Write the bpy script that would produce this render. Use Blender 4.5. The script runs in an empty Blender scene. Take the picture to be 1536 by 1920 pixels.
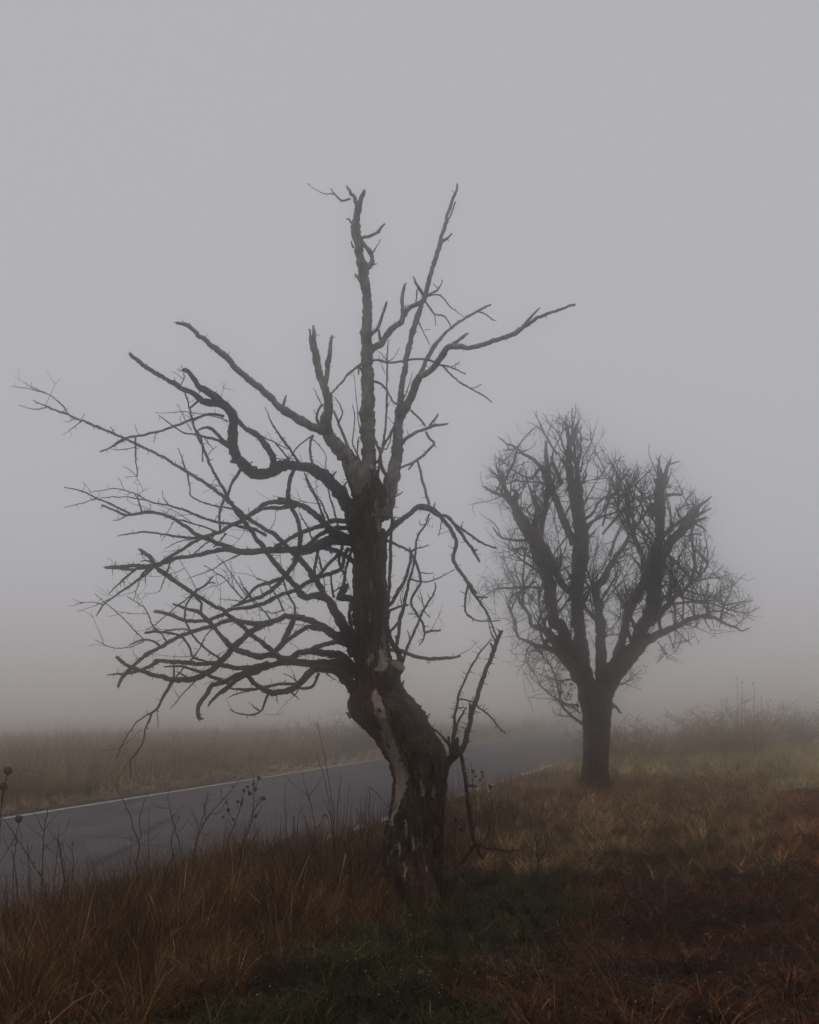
import bpy, bmesh, math, random
import numpy as np
from mathutils import Vector, noise

S = bpy.context.scene
COL = S.collection
R = math.radians

# ------------------------------------------------------------------ camera, sky, sun, exposure
F_PX = 2637.0                 # focal length for a 1536 x 1920 frame
PITCH = math.atan(355.0 / F_PX)
EYE = 1.6
cam = bpy.data.cameras.new('camera')
cam.sensor_fit = 'VERTICAL'
cam.sensor_height = 24.0
cam.sensor_width = 24.0
cam.lens = 24.0 * F_PX / 1920.0
cam.clip_start = 0.1
cam.clip_end = 2000.0
cam_o = bpy.data.objects.new('camera', cam)
COL.objects.link(cam_o)
cam_o.location = (0, 0, EYE)
cam_o.rotation_euler = (math.pi / 2 + PITCH, 0, 0)
S.camera = cam_o

SUN_EL, SUN_AZ = 70.0, 205.0      # soft high daylight through the fog
world = bpy.data.worlds.new('World')
S.world = world
world.use_nodes = True
nt = world.node_tree
nt.nodes.clear()
sky = nt.nodes.new('ShaderNodeTexSky')
sky.sky_type = 'NISHITA'
sky.sun_disc = False
sky.sun_elevation = R(SUN_EL)
sky.sun_rotation = R(SUN_AZ)
sky.dust_density = 6.0
sky.air_density = 1.0
hsv = nt.nodes.new('ShaderNodeHueSaturation')
hsv.inputs['Saturation'].default_value = 0.06
mixw = nt.nodes.new('ShaderNodeMixRGB')           # overcast: most of the sky is even cloud
mixw.inputs['Fac'].default_value = 0.85
mixw.inputs['Color2'].default_value = (5.3, 5.3, 5.68, 1)
bg = nt.nodes.new('ShaderNodeBackground')
bg.inputs['Strength'].default_value = 0.09
wo = nt.nodes.new('ShaderNodeOutputWorld')
nt.links.new(sky.outputs[0], hsv.inputs['Color'])
nt.links.new(hsv.outputs[0], mixw.inputs['Color1'])
nt.links.new(mixw.outputs[0], bg.inputs['Color'])
nt.links.new(bg.outputs[0], wo.inputs[0])

sun = bpy.data.lights.new('sun', 'SUN')
sun.energy = 0.5
sun.angle = R(40)
sun.color = (1.0, 0.96, 0.9)
sun_o = bpy.data.objects.new('sun', sun)
COL.objects.link(sun_o)
sun_o.rotation_euler = (-R(90 - SUN_EL), 0, -R(SUN_AZ))

S.view_settings.view_transform = 'Standard'
S.view_settings.look = 'None'
S.view_settings.gamma = 1.0
S.view_settings.use_curve_mapping = False
S.view_settings.exposure = 0.0
S.render.engine = 'CYCLES'
S.cycles.use_denoising = True
S.cycles.denoiser = 'OPENIMAGEDENOISE'
S.cycles.denoising_input_passes = 'RGB_ALBEDO_NORMAL'
S.cycles.denoising_prefilter = 'NONE'
S.cycles.max_bounces = 32
S.cycles.diffuse_bounces = 3
S.cycles.glossy_bounces = 2
S.cycles.transmission_bounces = 2
S.cycles.volume_bounces = 26
S.cycles.transparent_max_bounces = 4
S.cycles.use_adaptive_sampling = False

FOG_DENSITY = 0.028
FOG_G = 0.986                 # fog droplets scatter almost straight ahead
FOG_COLOR = (1.0, 0.994, 0.987, 1)

# ------------------------------------------------------------------ helpers
CT, ST = math.cos(PITCH), math.sin(PITCH)

def at(px, py, Y):
    """point of the place at world depth Y that a sight line meets"""
    x = (px - 768.0) / F_PX
    y = (960.0 - py) / F_PX
    d = Vector((x, CT - ST * y, ST + CT * y))
    t = Y / d.y
    return Vector((d.x * t, Y, EYE + d.z * t)), t

def ground_at(px, py):
    x = (px - 768.0) / F_PX
    y = (960.0 - py) / F_PX
    dz = ST + CT * y
    t = -EYE / dz
    return x * t, (CT - ST * y) * t

# the road runs along u; v is the sideways distance from it
RA = math.atan(632.0 / F_PX)
SU, CU = math.sin(RA), math.cos(RA)

def uv(x, y):
    u = x * SU + y * CU
    v = x * CU - y * SU
    b = np.maximum(u - 45.0, 0.0)
    return u, v - 0.0012 * np.minimum(b, 150.0) ** 2

def xy(u, v):
    b = max(u - 45.0, 0.0)
    v = v + 0.0012 * min(b, 150.0) ** 2
    return u * SU + v * CU, u * CU - v * SU

def sstep(a, b, t):
    t = np.clip((t - a) / (b - a), 0, 1)
    return t * t * (3 - 2 * t)

def fall(x, y):
    """added slope: land drops beyond verge and field so distance fades into fog"""
    x = np.asarray(x, float); y = np.asarray(y, float)
    u, v = uv(x, y)
    def sp(t, k): return np.where(t > 0, t * t / (t + k), 0.0)
    d = 0.040 * sp(-(v + 13.0), 26.0) + 0.030 * sp(u - 72.0, 12.0) + 0.036 * sp(u - 44.0, 14.0) * sstep(-3.0, 2.0, v) + 0.025 * sp(v - 22.0, 6.0)
    return -10.0 * np.tanh(d / 10.0)

def gz(x, y):
    x = np.asarray(x, float); y = np.asarray(y, float)
    u, v = uv(x, y)
    off = sstep(0.2, 1.6, np.abs(v + 7.4) - 2.6)        # flat on the road
    n = (0.030 * np.sin(1.7 * x + 0.9 * y) + 0.028 * np.sin(2.9 * x - 1.3 * y + 1.0)
         + 0.018 * np.sin(5.3 * x + 4.1 * y + 2.0) + 0.016 * np.sin(-6.7 * x + 5.9 * y)
         + 0.05 * np.sin(0.45 * x + 0.31 * y + 0.6))
    n = n + sstep(-2.0, -0.6, v) * (0.022 * np.sin(9.1 * x + 3.3 * y) * np.sin(7.7 * y - 2.2 * x) + 0.016 * np.sin(14.3 * x - 5.0 * y + 1.0) * np.sin(12.1 * y + 4.0 * x))
    mound = 0.10 * sstep(-1.5, 1.5, v) * sstep(29, 24, u)
    return off * n + mound * off + 0.012 * off + fall(x, y)

def new_mesh(name, verts, faces, mat, parent=None, smooth=True, cols=None):
    me = bpy.data.meshes.new(name)
    me.from_pydata([tuple(v) for v in verts], [], faces)
    if smooth:
        me.polygons.foreach_set('use_smooth', [True] * len(me.polygons))
    o = bpy.data.objects.new(name, me)
    COL.objects.link(o)
    if isinstance(mat, (list, tuple)):
        for m in mat: me.materials.append(m)
    else:
        me.materials.append(mat)
    if parent is not None:
        o.parent = parent
    me.update()
    return o

def empty(name, loc):
    o = bpy.data.objects.new(name, None)
    o.empty_display_size = 0.2
    o.location = loc
    COL.objects.link(o)
    return o

def child(o, parent):
    """o was built in world coordinates"""
    o.parent = parent
    root = parent
    off = Vector((0, 0, 0))
    while root is not None:
        off += root.location; root = root.parent
    o.location = -off

def tag(o, label=None, cat=None, group=None, kind=None):
    if label: o['label'] = label
    if cat: o['category'] = cat
    if group: o['group'] = group
    if kind: o['kind'] = kind
    return o

# ------------------------------------------------------------------ materials
def mat(name):
    m = bpy.data.materials.new(name)
    m.use_nodes = True
    b = m.node_tree.nodes['Principled BSDF']
    return m, m.node_tree, b

def ramp(nt, src, stops):
    r = nt.nodes.new('ShaderNodeValToRGB')
    e = r.color_ramp.elements
    while len(e) > 1: e.remove(e[-1])
    e[0].position, e[0].color = stops[0][0], (*stops[0][1], 1)
    for p, c in stops[1:]:
        k = e.new(p); k.color = (*c, 1)
    nt.links.new(src, r.inputs[0])
    return r.outputs[0]

def noise_tex(nt, scale, detail=4, vec=None, rough=0.55):
    n = nt.nodes.new('ShaderNodeTexNoise')
    n.inputs['Scale'].default_value = scale
    n.inputs['Detail'].default_value = detail
    n.inputs['Roughness'].default_value = rough
    if vec: nt.links.new(vec, n.inputs['Vector'])
    return n.outputs[0]

def mapped(nt, scale):
    t = nt.nodes.new('ShaderNodeTexCoord')
    m = nt.nodes.new('ShaderNodeMapping')
    m.inputs['Scale'].default_value = scale
    nt.links.new(t.outputs['Object'], m.inputs['Vector'])
    return m.outputs[0]

def bump(nt, b, src, strength, dist):
    n = nt.nodes.new('ShaderNodeBump')
    n.inputs['Strength'].default_value = strength
    n.inputs['Distance'].default_value = dist
    nt.links.new(src, n.inputs['Height'])
    nt.links.new(n.outputs[0], b.inputs['Normal'])

def bark_mat(name, dark, mid, light, lichen, stretch=(1, 1, 0.28), sc=26):
    m, n, b = mat(name)
    v = mapped(n, stretch)
    t1 = noise_tex(n, sc, 8, v, 0.7)
    c = ramp(n, t1, [(0.36, dark), (0.50, mid), (0.66, light)])
    t2 = noise_tex(n, 3.2, 5, mapped(n, (1, 1, 1)), 0.65)
    f = ramp(n, t2, [(0.56, (0, 0, 0)), (0.68, (0.6, 0.6, 0.6))])
    mx = n.nodes.new('ShaderNodeMixRGB')
    n.links.new(f, mx.inputs[0]); n.links.new(c, mx.inputs[1])
    mx.inputs[2].default_value = (*lichen, 1)
    n.links.new(mx.outputs[0], b.inputs['Base Color'])
    b.inputs['Roughness'].default_value = 0.92
    b.inputs['Specular IOR Level'].default_value = 0.2
    t3 = noise_tex(n, sc * 2.4, 8, v, 0.75)
    bump(n, b, t3, 1.0, 0.03)
    return m

M = {}
M['bark'] = bark_mat('bark', (0.006, 0.0035, 0.002), (0.044, 0.024, 0.013), (0.16, 0.098, 0.058), (0.105, 0.066, 0.034))
M['branch_bark'] = bark_mat('branch_bark', (0.012, 0.007, 0.004), (0.040, 0.024, 0.014), (0.11, 0.072, 0.046), (0.085, 0.064, 0.038), (1, 1, 1), 30)
M['weathered_fog_tint'] = bark_mat('weathered_fog_tint', (0.06, 0.048, 0.039), (0.16, 0.135, 0.117), (0.29, 0.25, 0.22), (0.25, 0.20, 0.17), (1, 1, 0.35), 20)  # pale dead wood, lightened further to paint in the upper limbs' fog fade
M['bark_far'] = bark_mat('bark_far', (0.009, 0.005, 0.003), (0.034, 0.020, 0.011), (0.085, 0.053, 0.031), (0.06, 0.045, 0.02))
M['thorn_bark'] = bark_mat('thorn_bark', (0.012, 0.008, 0.006), (0.024, 0.016, 0.012), (0.045, 0.03, 0.022), (0.06, 0.055, 0.025), (1, 1, 1), 40)

def wood_mat(name, c0, c1, c2):
    m, n, b = mat(name)
    v = mapped(n, (1, 1, 0.10))
    t = noise_tex(n, 42, 7, v, 0.7)
    c = ramp(n, t, [(0.28, c0), (0.5, c1), (0.75, c2)])
    n.links.new(c, b.inputs['Base Color'])
    b.inputs['Roughness'].default_value = 0.85
    bump(n, b, t, 0.8, 0.012)
    return m
M['bare_wood'] = wood_mat('bare_wood', (0.06, 0.042, 0.032), (0.24, 0.18, 0.14), (0.42, 0.33, 0.265))
M['red_wood'] = wood_mat('red_wood', (0.03, 0.015, 0.008), (0.12, 0.05, 0.022), (0.24, 0.12, 0.06))
M['sawn'] = wood_mat('sawn', (0.05, 0.03, 0.02), (0.13, 0.075, 0.045), (0.24, 0.15, 0.095))

# blades carry their own colour
def blade_mat(name, rough=0.75, trans=0.25):
    m, n, b = mat(name)
    a = n.nodes.new('ShaderNodeVertexColor'); a.layer_name = 'tint'
    n.links.new(a.outputs[0], b.inputs['Base Color'])
    b.inputs['Roughness'].default_value = rough
    b.inputs['Specular IOR Level'].default_value = 0.15
    tr = n.nodes.new('ShaderNodeBsdfTranslucent')
    n.links.new(a.outputs[0], tr.inputs[0])
    mx = n.nodes.new('ShaderNodeMixShader'); mx.inputs[0].default_value = trans
    n.links.new(b.outputs[0], mx.inputs[1]); n.links.new(tr.outputs[0], mx.inputs[2])
    n.links.new(mx.outputs[0], n.nodes['Material Output'].inputs[0])
    return m
M['blade'] = blade_mat('blade')

def plain(name, c0, c1, sc=30, rough=0.9):
    m, n, b = mat(name)
    t = noise_tex(n, sc, 4, mapped(n, (1, 1, 1)))
    n.links.new(ramp(n, t, [(0.35, c0), (0.65, c1)]), b.inputs['Base Color'])
    b.inputs['Roughness'].default_value = rough
    b.inputs['Specular IOR Level'].default_value = 0.2
    return m
M['stem'] = plain('stem', (0.045, 0.023, 0.015), (0.095, 0.055, 0.036))
M['stem_dark'] = plain('stem_dark', (0.012, 0.008, 0.006), (0.03, 0.019, 0.014))
M['seed'] = plain('seed', (0.05, 0.025, 0.015), (0.12, 0.065, 0.04))
M['seed_dark'] = plain('seed_dark', (0.012, 0.008, 0.006), (0.03, 0.02, 0.016))
M['pale_head'] = plain('pale_head', (0.16, 0.125, 0.10), (0.34, 0.28, 0.24))
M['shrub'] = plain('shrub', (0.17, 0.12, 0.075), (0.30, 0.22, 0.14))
M['chip'] = plain('chip', (0.16, 0.12, 0.09), (0.34, 0.28, 0.23))
M['nest'] = plain('nest', (0.02, 0.014, 0.01), (0.05, 0.036, 0.026))
M['paint'] = None

def asphalt():
    m, n, b = mat('asphalt')
    v = mapped(n, (1, 1, 1))
    t1 = noise_tex(n, 0.5, 6, v, 0.6)
    t2 = noise_tex(n, 55, 6, v, 0.8)
    t0 = noise_tex(n, 2.3, 8, mapped(n, (1, 0.35, 1)), 0.75)
    c0 = ramp(n, t0, [(0.35, (0.72, 0.72, 0.74)), (0.5, (1, 1, 1)), (0.68, (1.22, 1.18, 1.15))])
    c1b = ramp(n, t1, [(0.3, (0.058, 0.051, 0.054)), (0.7, (0.096, 0.085, 0.090))])
    mxa = n.nodes.new('ShaderNodeMixRGB'); mxa.blend_type = 'MULTIPLY'; mxa.inputs[0].default_value = 1.0
    n.links.new(c1b, mxa.inputs[1]); n.links.new(c0, mxa.inputs[2])
    c1 = mxa.outputs[0]
    c2 = ramp(n, t2, [(0.3, (0.55, 0.55, 0.55)), (0.75, (1.35, 1.35, 1.35))])
    mx = n.nodes.new('ShaderNodeMixRGB'); mx.blend_type = 'MULTIPLY'; mx.inputs[0].default_value = 0.8
    n.links.new(c1, mx.inputs[1]); n.links.new(c2, mx.inputs[2])
    tc = n.nodes.new('ShaderNodeTexCoord')
    dv = n.nodes.new('ShaderNodeVectorMath'); dv.operation = 'DOT_PRODUCT'; dv.inputs[1].default_value = (CU, -SU, 0)
    n.links.new(tc.outputs['Object'], dv.inputs[0])
    mv = n.nodes.new('ShaderNodeMapRange'); mv.inputs[1].default_value = V_FAR; mv.inputs[2].default_value = V_NEAR
    n.links.new(dv.outputs['Value'], mv.inputs[0])
    trk = ramp(n, mv.outputs[0], [(0.0, (0.62, 0.58, 0.52)), (0.07, (0.9, 0.9, 0.9)), (0.17, (1.2, 1.2, 1.2)), (0.30, (0.86, 0.86, 0.86)), (0.41, (1.15, 1.15, 1.15)), (0.5, (0.85, 0.85, 0.85)),
                                  (0.59, (1.15, 1.15, 1.15)), (0.70, (0.86, 0.86, 0.86)), (0.83, (1.2, 1.2, 1.2)), (0.93, (0.9, 0.9, 0.9)), (1.0, (0.6, 0.55, 0.48))])
    vo = n.nodes.new('ShaderNodeTexVoronoi'); vo.feature = 'DISTANCE_TO_EDGE'; vo.inputs['Scale'].default_value = 0.45
    wv = n.nodes.new('ShaderNodeMixRGB'); wv.inputs[0].default_value = 0.25
    nn = n.nodes.new('ShaderNodeTexNoise'); nn.inputs['Scale'].default_value = 1.6; nn.inputs['Detail'].default_value = 5
    n.links.new(tc.outputs['Object'], nn.inputs['Vector'])
    n.links.new(tc.outputs['Object'], wv.inputs[1]); n.links.new(nn.outputs['Color'], wv.inputs[2])
    n.links.new(wv.outputs[0], vo.inputs['Vector'])
    crk = ramp(n, vo.outputs[0], [(0.0, (0.25, 0.25, 0.25)), (0.012, (0.45, 0.45, 0.45)), (0.02, (1, 1, 1))])
    last = mx.outputs[0]
    for src, fac in ((trk, 0.8), (crk, 0.75)):
        mm = n.nodes.new('ShaderNodeMixRGB'); mm.blend_type = 'MULTIPLY'; mm.inputs[0].default_value = fac
        n.links.new(last, mm.inputs[1]); n.links.new(src, mm.inputs[2]); last = mm.outputs[0]
    n.links.new(last, b.inputs['Base Color'])
    rr = n.nodes.new('ShaderNodeMapRange'); rr.inputs[3].default_value = 0.7; rr.inputs[4].default_value = 0.95
    n.links.new(t1, rr.inputs[0]); n.links.new(rr.outputs[0], b.inputs['Roughness'])
    b.inputs['Specular IOR Level'].default_value = 0.22
    bump(n, b, t2, 0.35, 0.006)
    return m
V_FAR, V_NEAR = -10.15, -4.72          # the road's two edges
M['asphalt'] = asphalt()

def paint():
    m, n, b = mat('road_paint')
    v = mapped(n, (1, 1, 1))
    t = noise_tex(n, 9, 7, v, 0.7)
    n.links.new(ramp(n, t, [(0.36, (0.09, 0.085, 0.08)), (0.50, (0.36, 0.34, 0.31)), (0.75, (0.55, 0.52, 0.48))]), b.inputs['Base Color'])
    b.inputs['Roughness'].default_value = 0.75
    return m
M['paint'] = paint()

def soil():
    m, n, b = mat('soil')
    v = mapped(n, (1, 1, 1))
    t1 = noise_tex(n, 0.9, 6, v, 0.6)
    t2 = noise_tex(n, 14, 8, v, 0.75)
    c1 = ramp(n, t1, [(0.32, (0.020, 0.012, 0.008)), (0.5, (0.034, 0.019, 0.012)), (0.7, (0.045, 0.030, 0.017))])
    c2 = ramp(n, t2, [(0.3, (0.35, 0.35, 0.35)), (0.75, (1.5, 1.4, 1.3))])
    mx = n.nodes.new('ShaderNodeMixRGB'); mx.blend_type = 'MULTIPLY'; mx.inputs[0].default_value = 0.9
    n.links.new(c1, mx.inputs[1]); n.links.new(c2, mx.inputs[2])
    tc = n.nodes.new('ShaderNodeTexCoord')
    def lin(vec, lo, hi):
        d = n.nodes.new('ShaderNodeVectorMath'); d.operation = 'DOT_PRODUCT'; d.inputs[1].default_value = vec
        n.links.new(tc.outputs['Object'], d.inputs[0])
        r = n.nodes.new('ShaderNodeMapRange'); r.inputs[1].default_value = lo; r.inputs[2].default_value = hi
        n.links.new(d.outputs['Value'], r.inputs[0])
        return r.outputs[0]
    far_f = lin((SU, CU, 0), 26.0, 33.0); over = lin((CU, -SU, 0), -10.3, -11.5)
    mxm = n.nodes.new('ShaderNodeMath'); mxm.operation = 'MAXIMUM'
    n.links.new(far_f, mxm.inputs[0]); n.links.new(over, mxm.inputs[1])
    fld = ramp(n, t2, [(0.3, (0.16, 0.12, 0.07)), (0.7, (0.36, 0.275, 0.17))])      # dry grass field beyond road and verge, fog fade painted into its tone
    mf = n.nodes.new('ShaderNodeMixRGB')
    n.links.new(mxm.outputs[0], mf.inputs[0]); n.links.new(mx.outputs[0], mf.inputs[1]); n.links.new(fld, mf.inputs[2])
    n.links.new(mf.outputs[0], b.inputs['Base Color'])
    b.inputs['Roughness'].default_value = 0.95
    b.inputs['Specular IOR Level'].default_value = 0.15
    bump(n, b, t2, 1.0, 0.05)
    return m
M['soil'] = soil()

# ------------------------------------------------------------------ ground and road
def axis(lo, hi, a, b, fine):
    xs = list(np.arange(a, b, fine))
    s, x = fine, b
    while x < hi:
        xs.append(x); s *= 1.25; x += s
    xs.append(hi)
    s, x, left = fine, a, []
    while True:
        s *= 1.25; x -= s
        if x <= lo: break
        left.append(x)
    return [lo] + left[::-1] + xs

gx = axis(-400, 400, -9, 13, 0.14)
gy = axis(-60, 420, 3.0, 34, 0.16)
GX, GY = np.meshgrid(gx, gy)
U_, V_ = uv(GX, GY)
GZ = gz(GX, GY)
nx, ny = len(gx), len(gy)
gv = np.stack([GX.ravel(), GY.ravel(), GZ.ravel()], 1)
gf = [(j * nx + i, j * nx + i + 1, (j + 1) * nx + i + 1, (j + 1) * nx + i) for j in range(ny - 1) for i in range(nx - 1)]
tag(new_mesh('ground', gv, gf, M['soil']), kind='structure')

us = [-55] + list(np.arange(-50, 45, 5)) + list(np.arange(45, 200, 3)) + list(np.arange(200, 380, 20))
def strip(name, v0, v1, z, m, parent=None, wob=0.0, nv=1):
    rng = random.Random(hash(name) % 97 if False else 5)
    vs, fs = [], []
    for k, u in enumerate(us):
        for i in range(nv + 1):
            t = i / nv
            vv = v0 + (v1 - v0) * t
            x, y = xy(u, vv)
            vs.append((x, y, z + float(fall(x, y)) + (0.03 * (1 - (2 * t - 1) ** 2) if nv > 1 else 0)))
        if k:
            for i in range(nv):
                a = (k - 1) * (nv + 1) + i
                fs.append((a, a + 1, a + nv + 2, a + nv + 1))
    o = new_mesh(name, vs, fs, m, smooth=True)
    if parent: o.parent = parent
    return o
road = tag(strip('road', V_FAR, V_NEAR, 0.006, M['asphalt'], nv=8), kind='structure')
def camber(v):
    t = (v - V_FAR) / (V_NEAR - V_FAR)
    return 0.006 + 0.03 * (1 - (2 * t - 1) ** 2)
def line(name, v0, v1):
    vs, fs = [], []
    rr = random.Random(3)
    uu = np.arange(-50, 200, 0.5)
    for k, u in enumerate(uu):
        j0, j1 = rr.uniform(-.008, .008), rr.uniform(-.008, .008)
        for v in (v0 + j0, v1 + j1):
            x, y = xy(float(u), v)
            vs.append((x, y, camber(v) + 0.006 + float(fall(x, y))))
        if k:
            a = 2 * (k - 1)
            fs.append((a, a + 1, a + 3, a + 2))
    o = new_mesh(name, vs, fs, M['paint'], road)
    return o
line('edge_line', V_FAR + 0.10, V_FAR + 0.26)
line('edge_line', V_NEAR - 0.22, V_NEAR - 0.08)

# ------------------------------------------------------------------ trees: limbs laid out joint by joint
CROP = dict(A=(0, 580, 3.2), B=(400, 580, 4.2667), C=(560, 330, 4.5176), D=(660, 540, 3.4909), E=(100, 880, 3.6925),
            F=(360, 880, 3.6925), G=(620, 920, 4.2667), H=(600, 1160, 3.555), I=(860, 740, 3.84), J=(1130, 820, 4.571),
            K=(960, 1160, 5.3333), L=(0, 1300, 3.84), M=(360, 1300, 3.84), N=(820, 1280, 3.84), P=(1140, 1240, 3.879),
            R=(400, 1000, 5.4857), X=(0, 0, 1))

def parse(text):
    out = []
    for ln in text.strip().splitlines():
        ln = ln.split('#')[0].strip()
        if not ln: continue
        key, pts, ws, opts = 'X', [], [], {}
        for tok in ln.split():
            if tok[0].isalpha() and tok.endswith(':'):
                key = tok[:-1]; continue
            if '=' in tok:
                k, v = tok.split('='); opts[k] = float(v); continue
            c = [float(q) for q in tok.split(',')]
            ox, oy, s = CROP[key]
            pts.append((ox + c[0] / s, oy + c[1] / s)); ws.append(c[2] if len(c) > 2 else None)
        out.append((pts, ws, opts))
    return out

def fill_widths(pts, ws):
    L = [0.0]
    for a, b in zip(pts, pts[1:]): L.append(L[-1] + math.dist(a, b))
    known = [(l, w) for l, w in zip(L, ws) if w is not None]
    return L, list(np.interp(L, [k[0] for k in known], [k[1] for k in known]))

def resample(pts, ws, step):
    """Catmull-Rom through the joints"""
    P = [np.array(p) for p in pts]
    P = [2 * P[0] - P[1]] + P + [2 * P[-1] - P[-2]]
    out, ow = [], []
    for i in range(1, len(P) - 2):
        p0, p1, p2, p3 = P[i - 1], P[i], P[i + 1], P[i + 2]
        n = max(1, int(np.linalg.norm(p2 - p1) / step))
        for k in range(n):
            t = k / n
            q = 0.5 * ((2 * p1) + (-p0 + p2) * t + (2 * p0 - 5 * p1 + 4 * p2 - p3) * t * t + (-p0 + 3 * p1 - 3 * p2 + p3) * t ** 3)
            out.append(q); ow.append(ws[i - 1] + (ws[i] - ws[i - 1]) * t)
    out.append(P[-2]); ow.append(ws[-1])
    return np.array(out), np.array(ow)

def frames(P):
    T = np.gradient(P, axis=0)
    T /= np.maximum(np.linalg.norm(T, axis=1, keepdims=True), 1e-9)
    n = np.cross(T[0], (0.3, 1, 0.2)); n /= np.linalg.norm(n)
    N = []
    for t in T:
        n = n - t * np.dot(n, t); n /= max(np.linalg.norm(n), 1e-9)
        N.append(n)
    N = np.array(N)
    return T, N, np.cross(T, N)

class MB:
    def __init__(self): self.v, self.f = [], []
    def tube(self, P, rad, sides=7, rough=0.0, seed=0, freq=9.0, cap0=False):
        P = np.asarray(P, float); rad = np.asarray(rad, float)
        if len(P) < 2: return
        T, N, B = frames(P)
        base = len(self.v)
        so = Vector((seed * 3.17, seed * 1.3, -seed * 2.1))
        for i in range(len(P)):
            for k in range(sides):
                a = 2 * math.pi * k / sides
                d = math.cos(a) * N[i] + math.sin(a) * B[i]
                r = rad[i]
                if rough:
                    q = Vector(P[i] + d * r)
                    r *= 1 + rough * (noise.noise(q * freq + so) + 0.7 * noise.noise(q * freq * 3.1 + so))
                self.v.append(tuple(P[i] + d * r))
        for i in range(len(P) - 1):
            for k in range(sides):
                a = base + i * sides + k; b = base + i * sides + (k + 1) % sides
                self.f.append((a, b, b + sides, a + sides))
        e = base + (len(P) - 1) * sides
        self.f.append(tuple(range(e, e + sides)))
        if cap0: self.f.append(tuple(range(base + sides - 1, base - 1, -1)))
    def build(self, name, m, parent=None, smooth=True):
        o = new_mesh(name, self.v, self.f, m, None, smooth)
        if parent is not None: child(o, parent)
        return o

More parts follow.
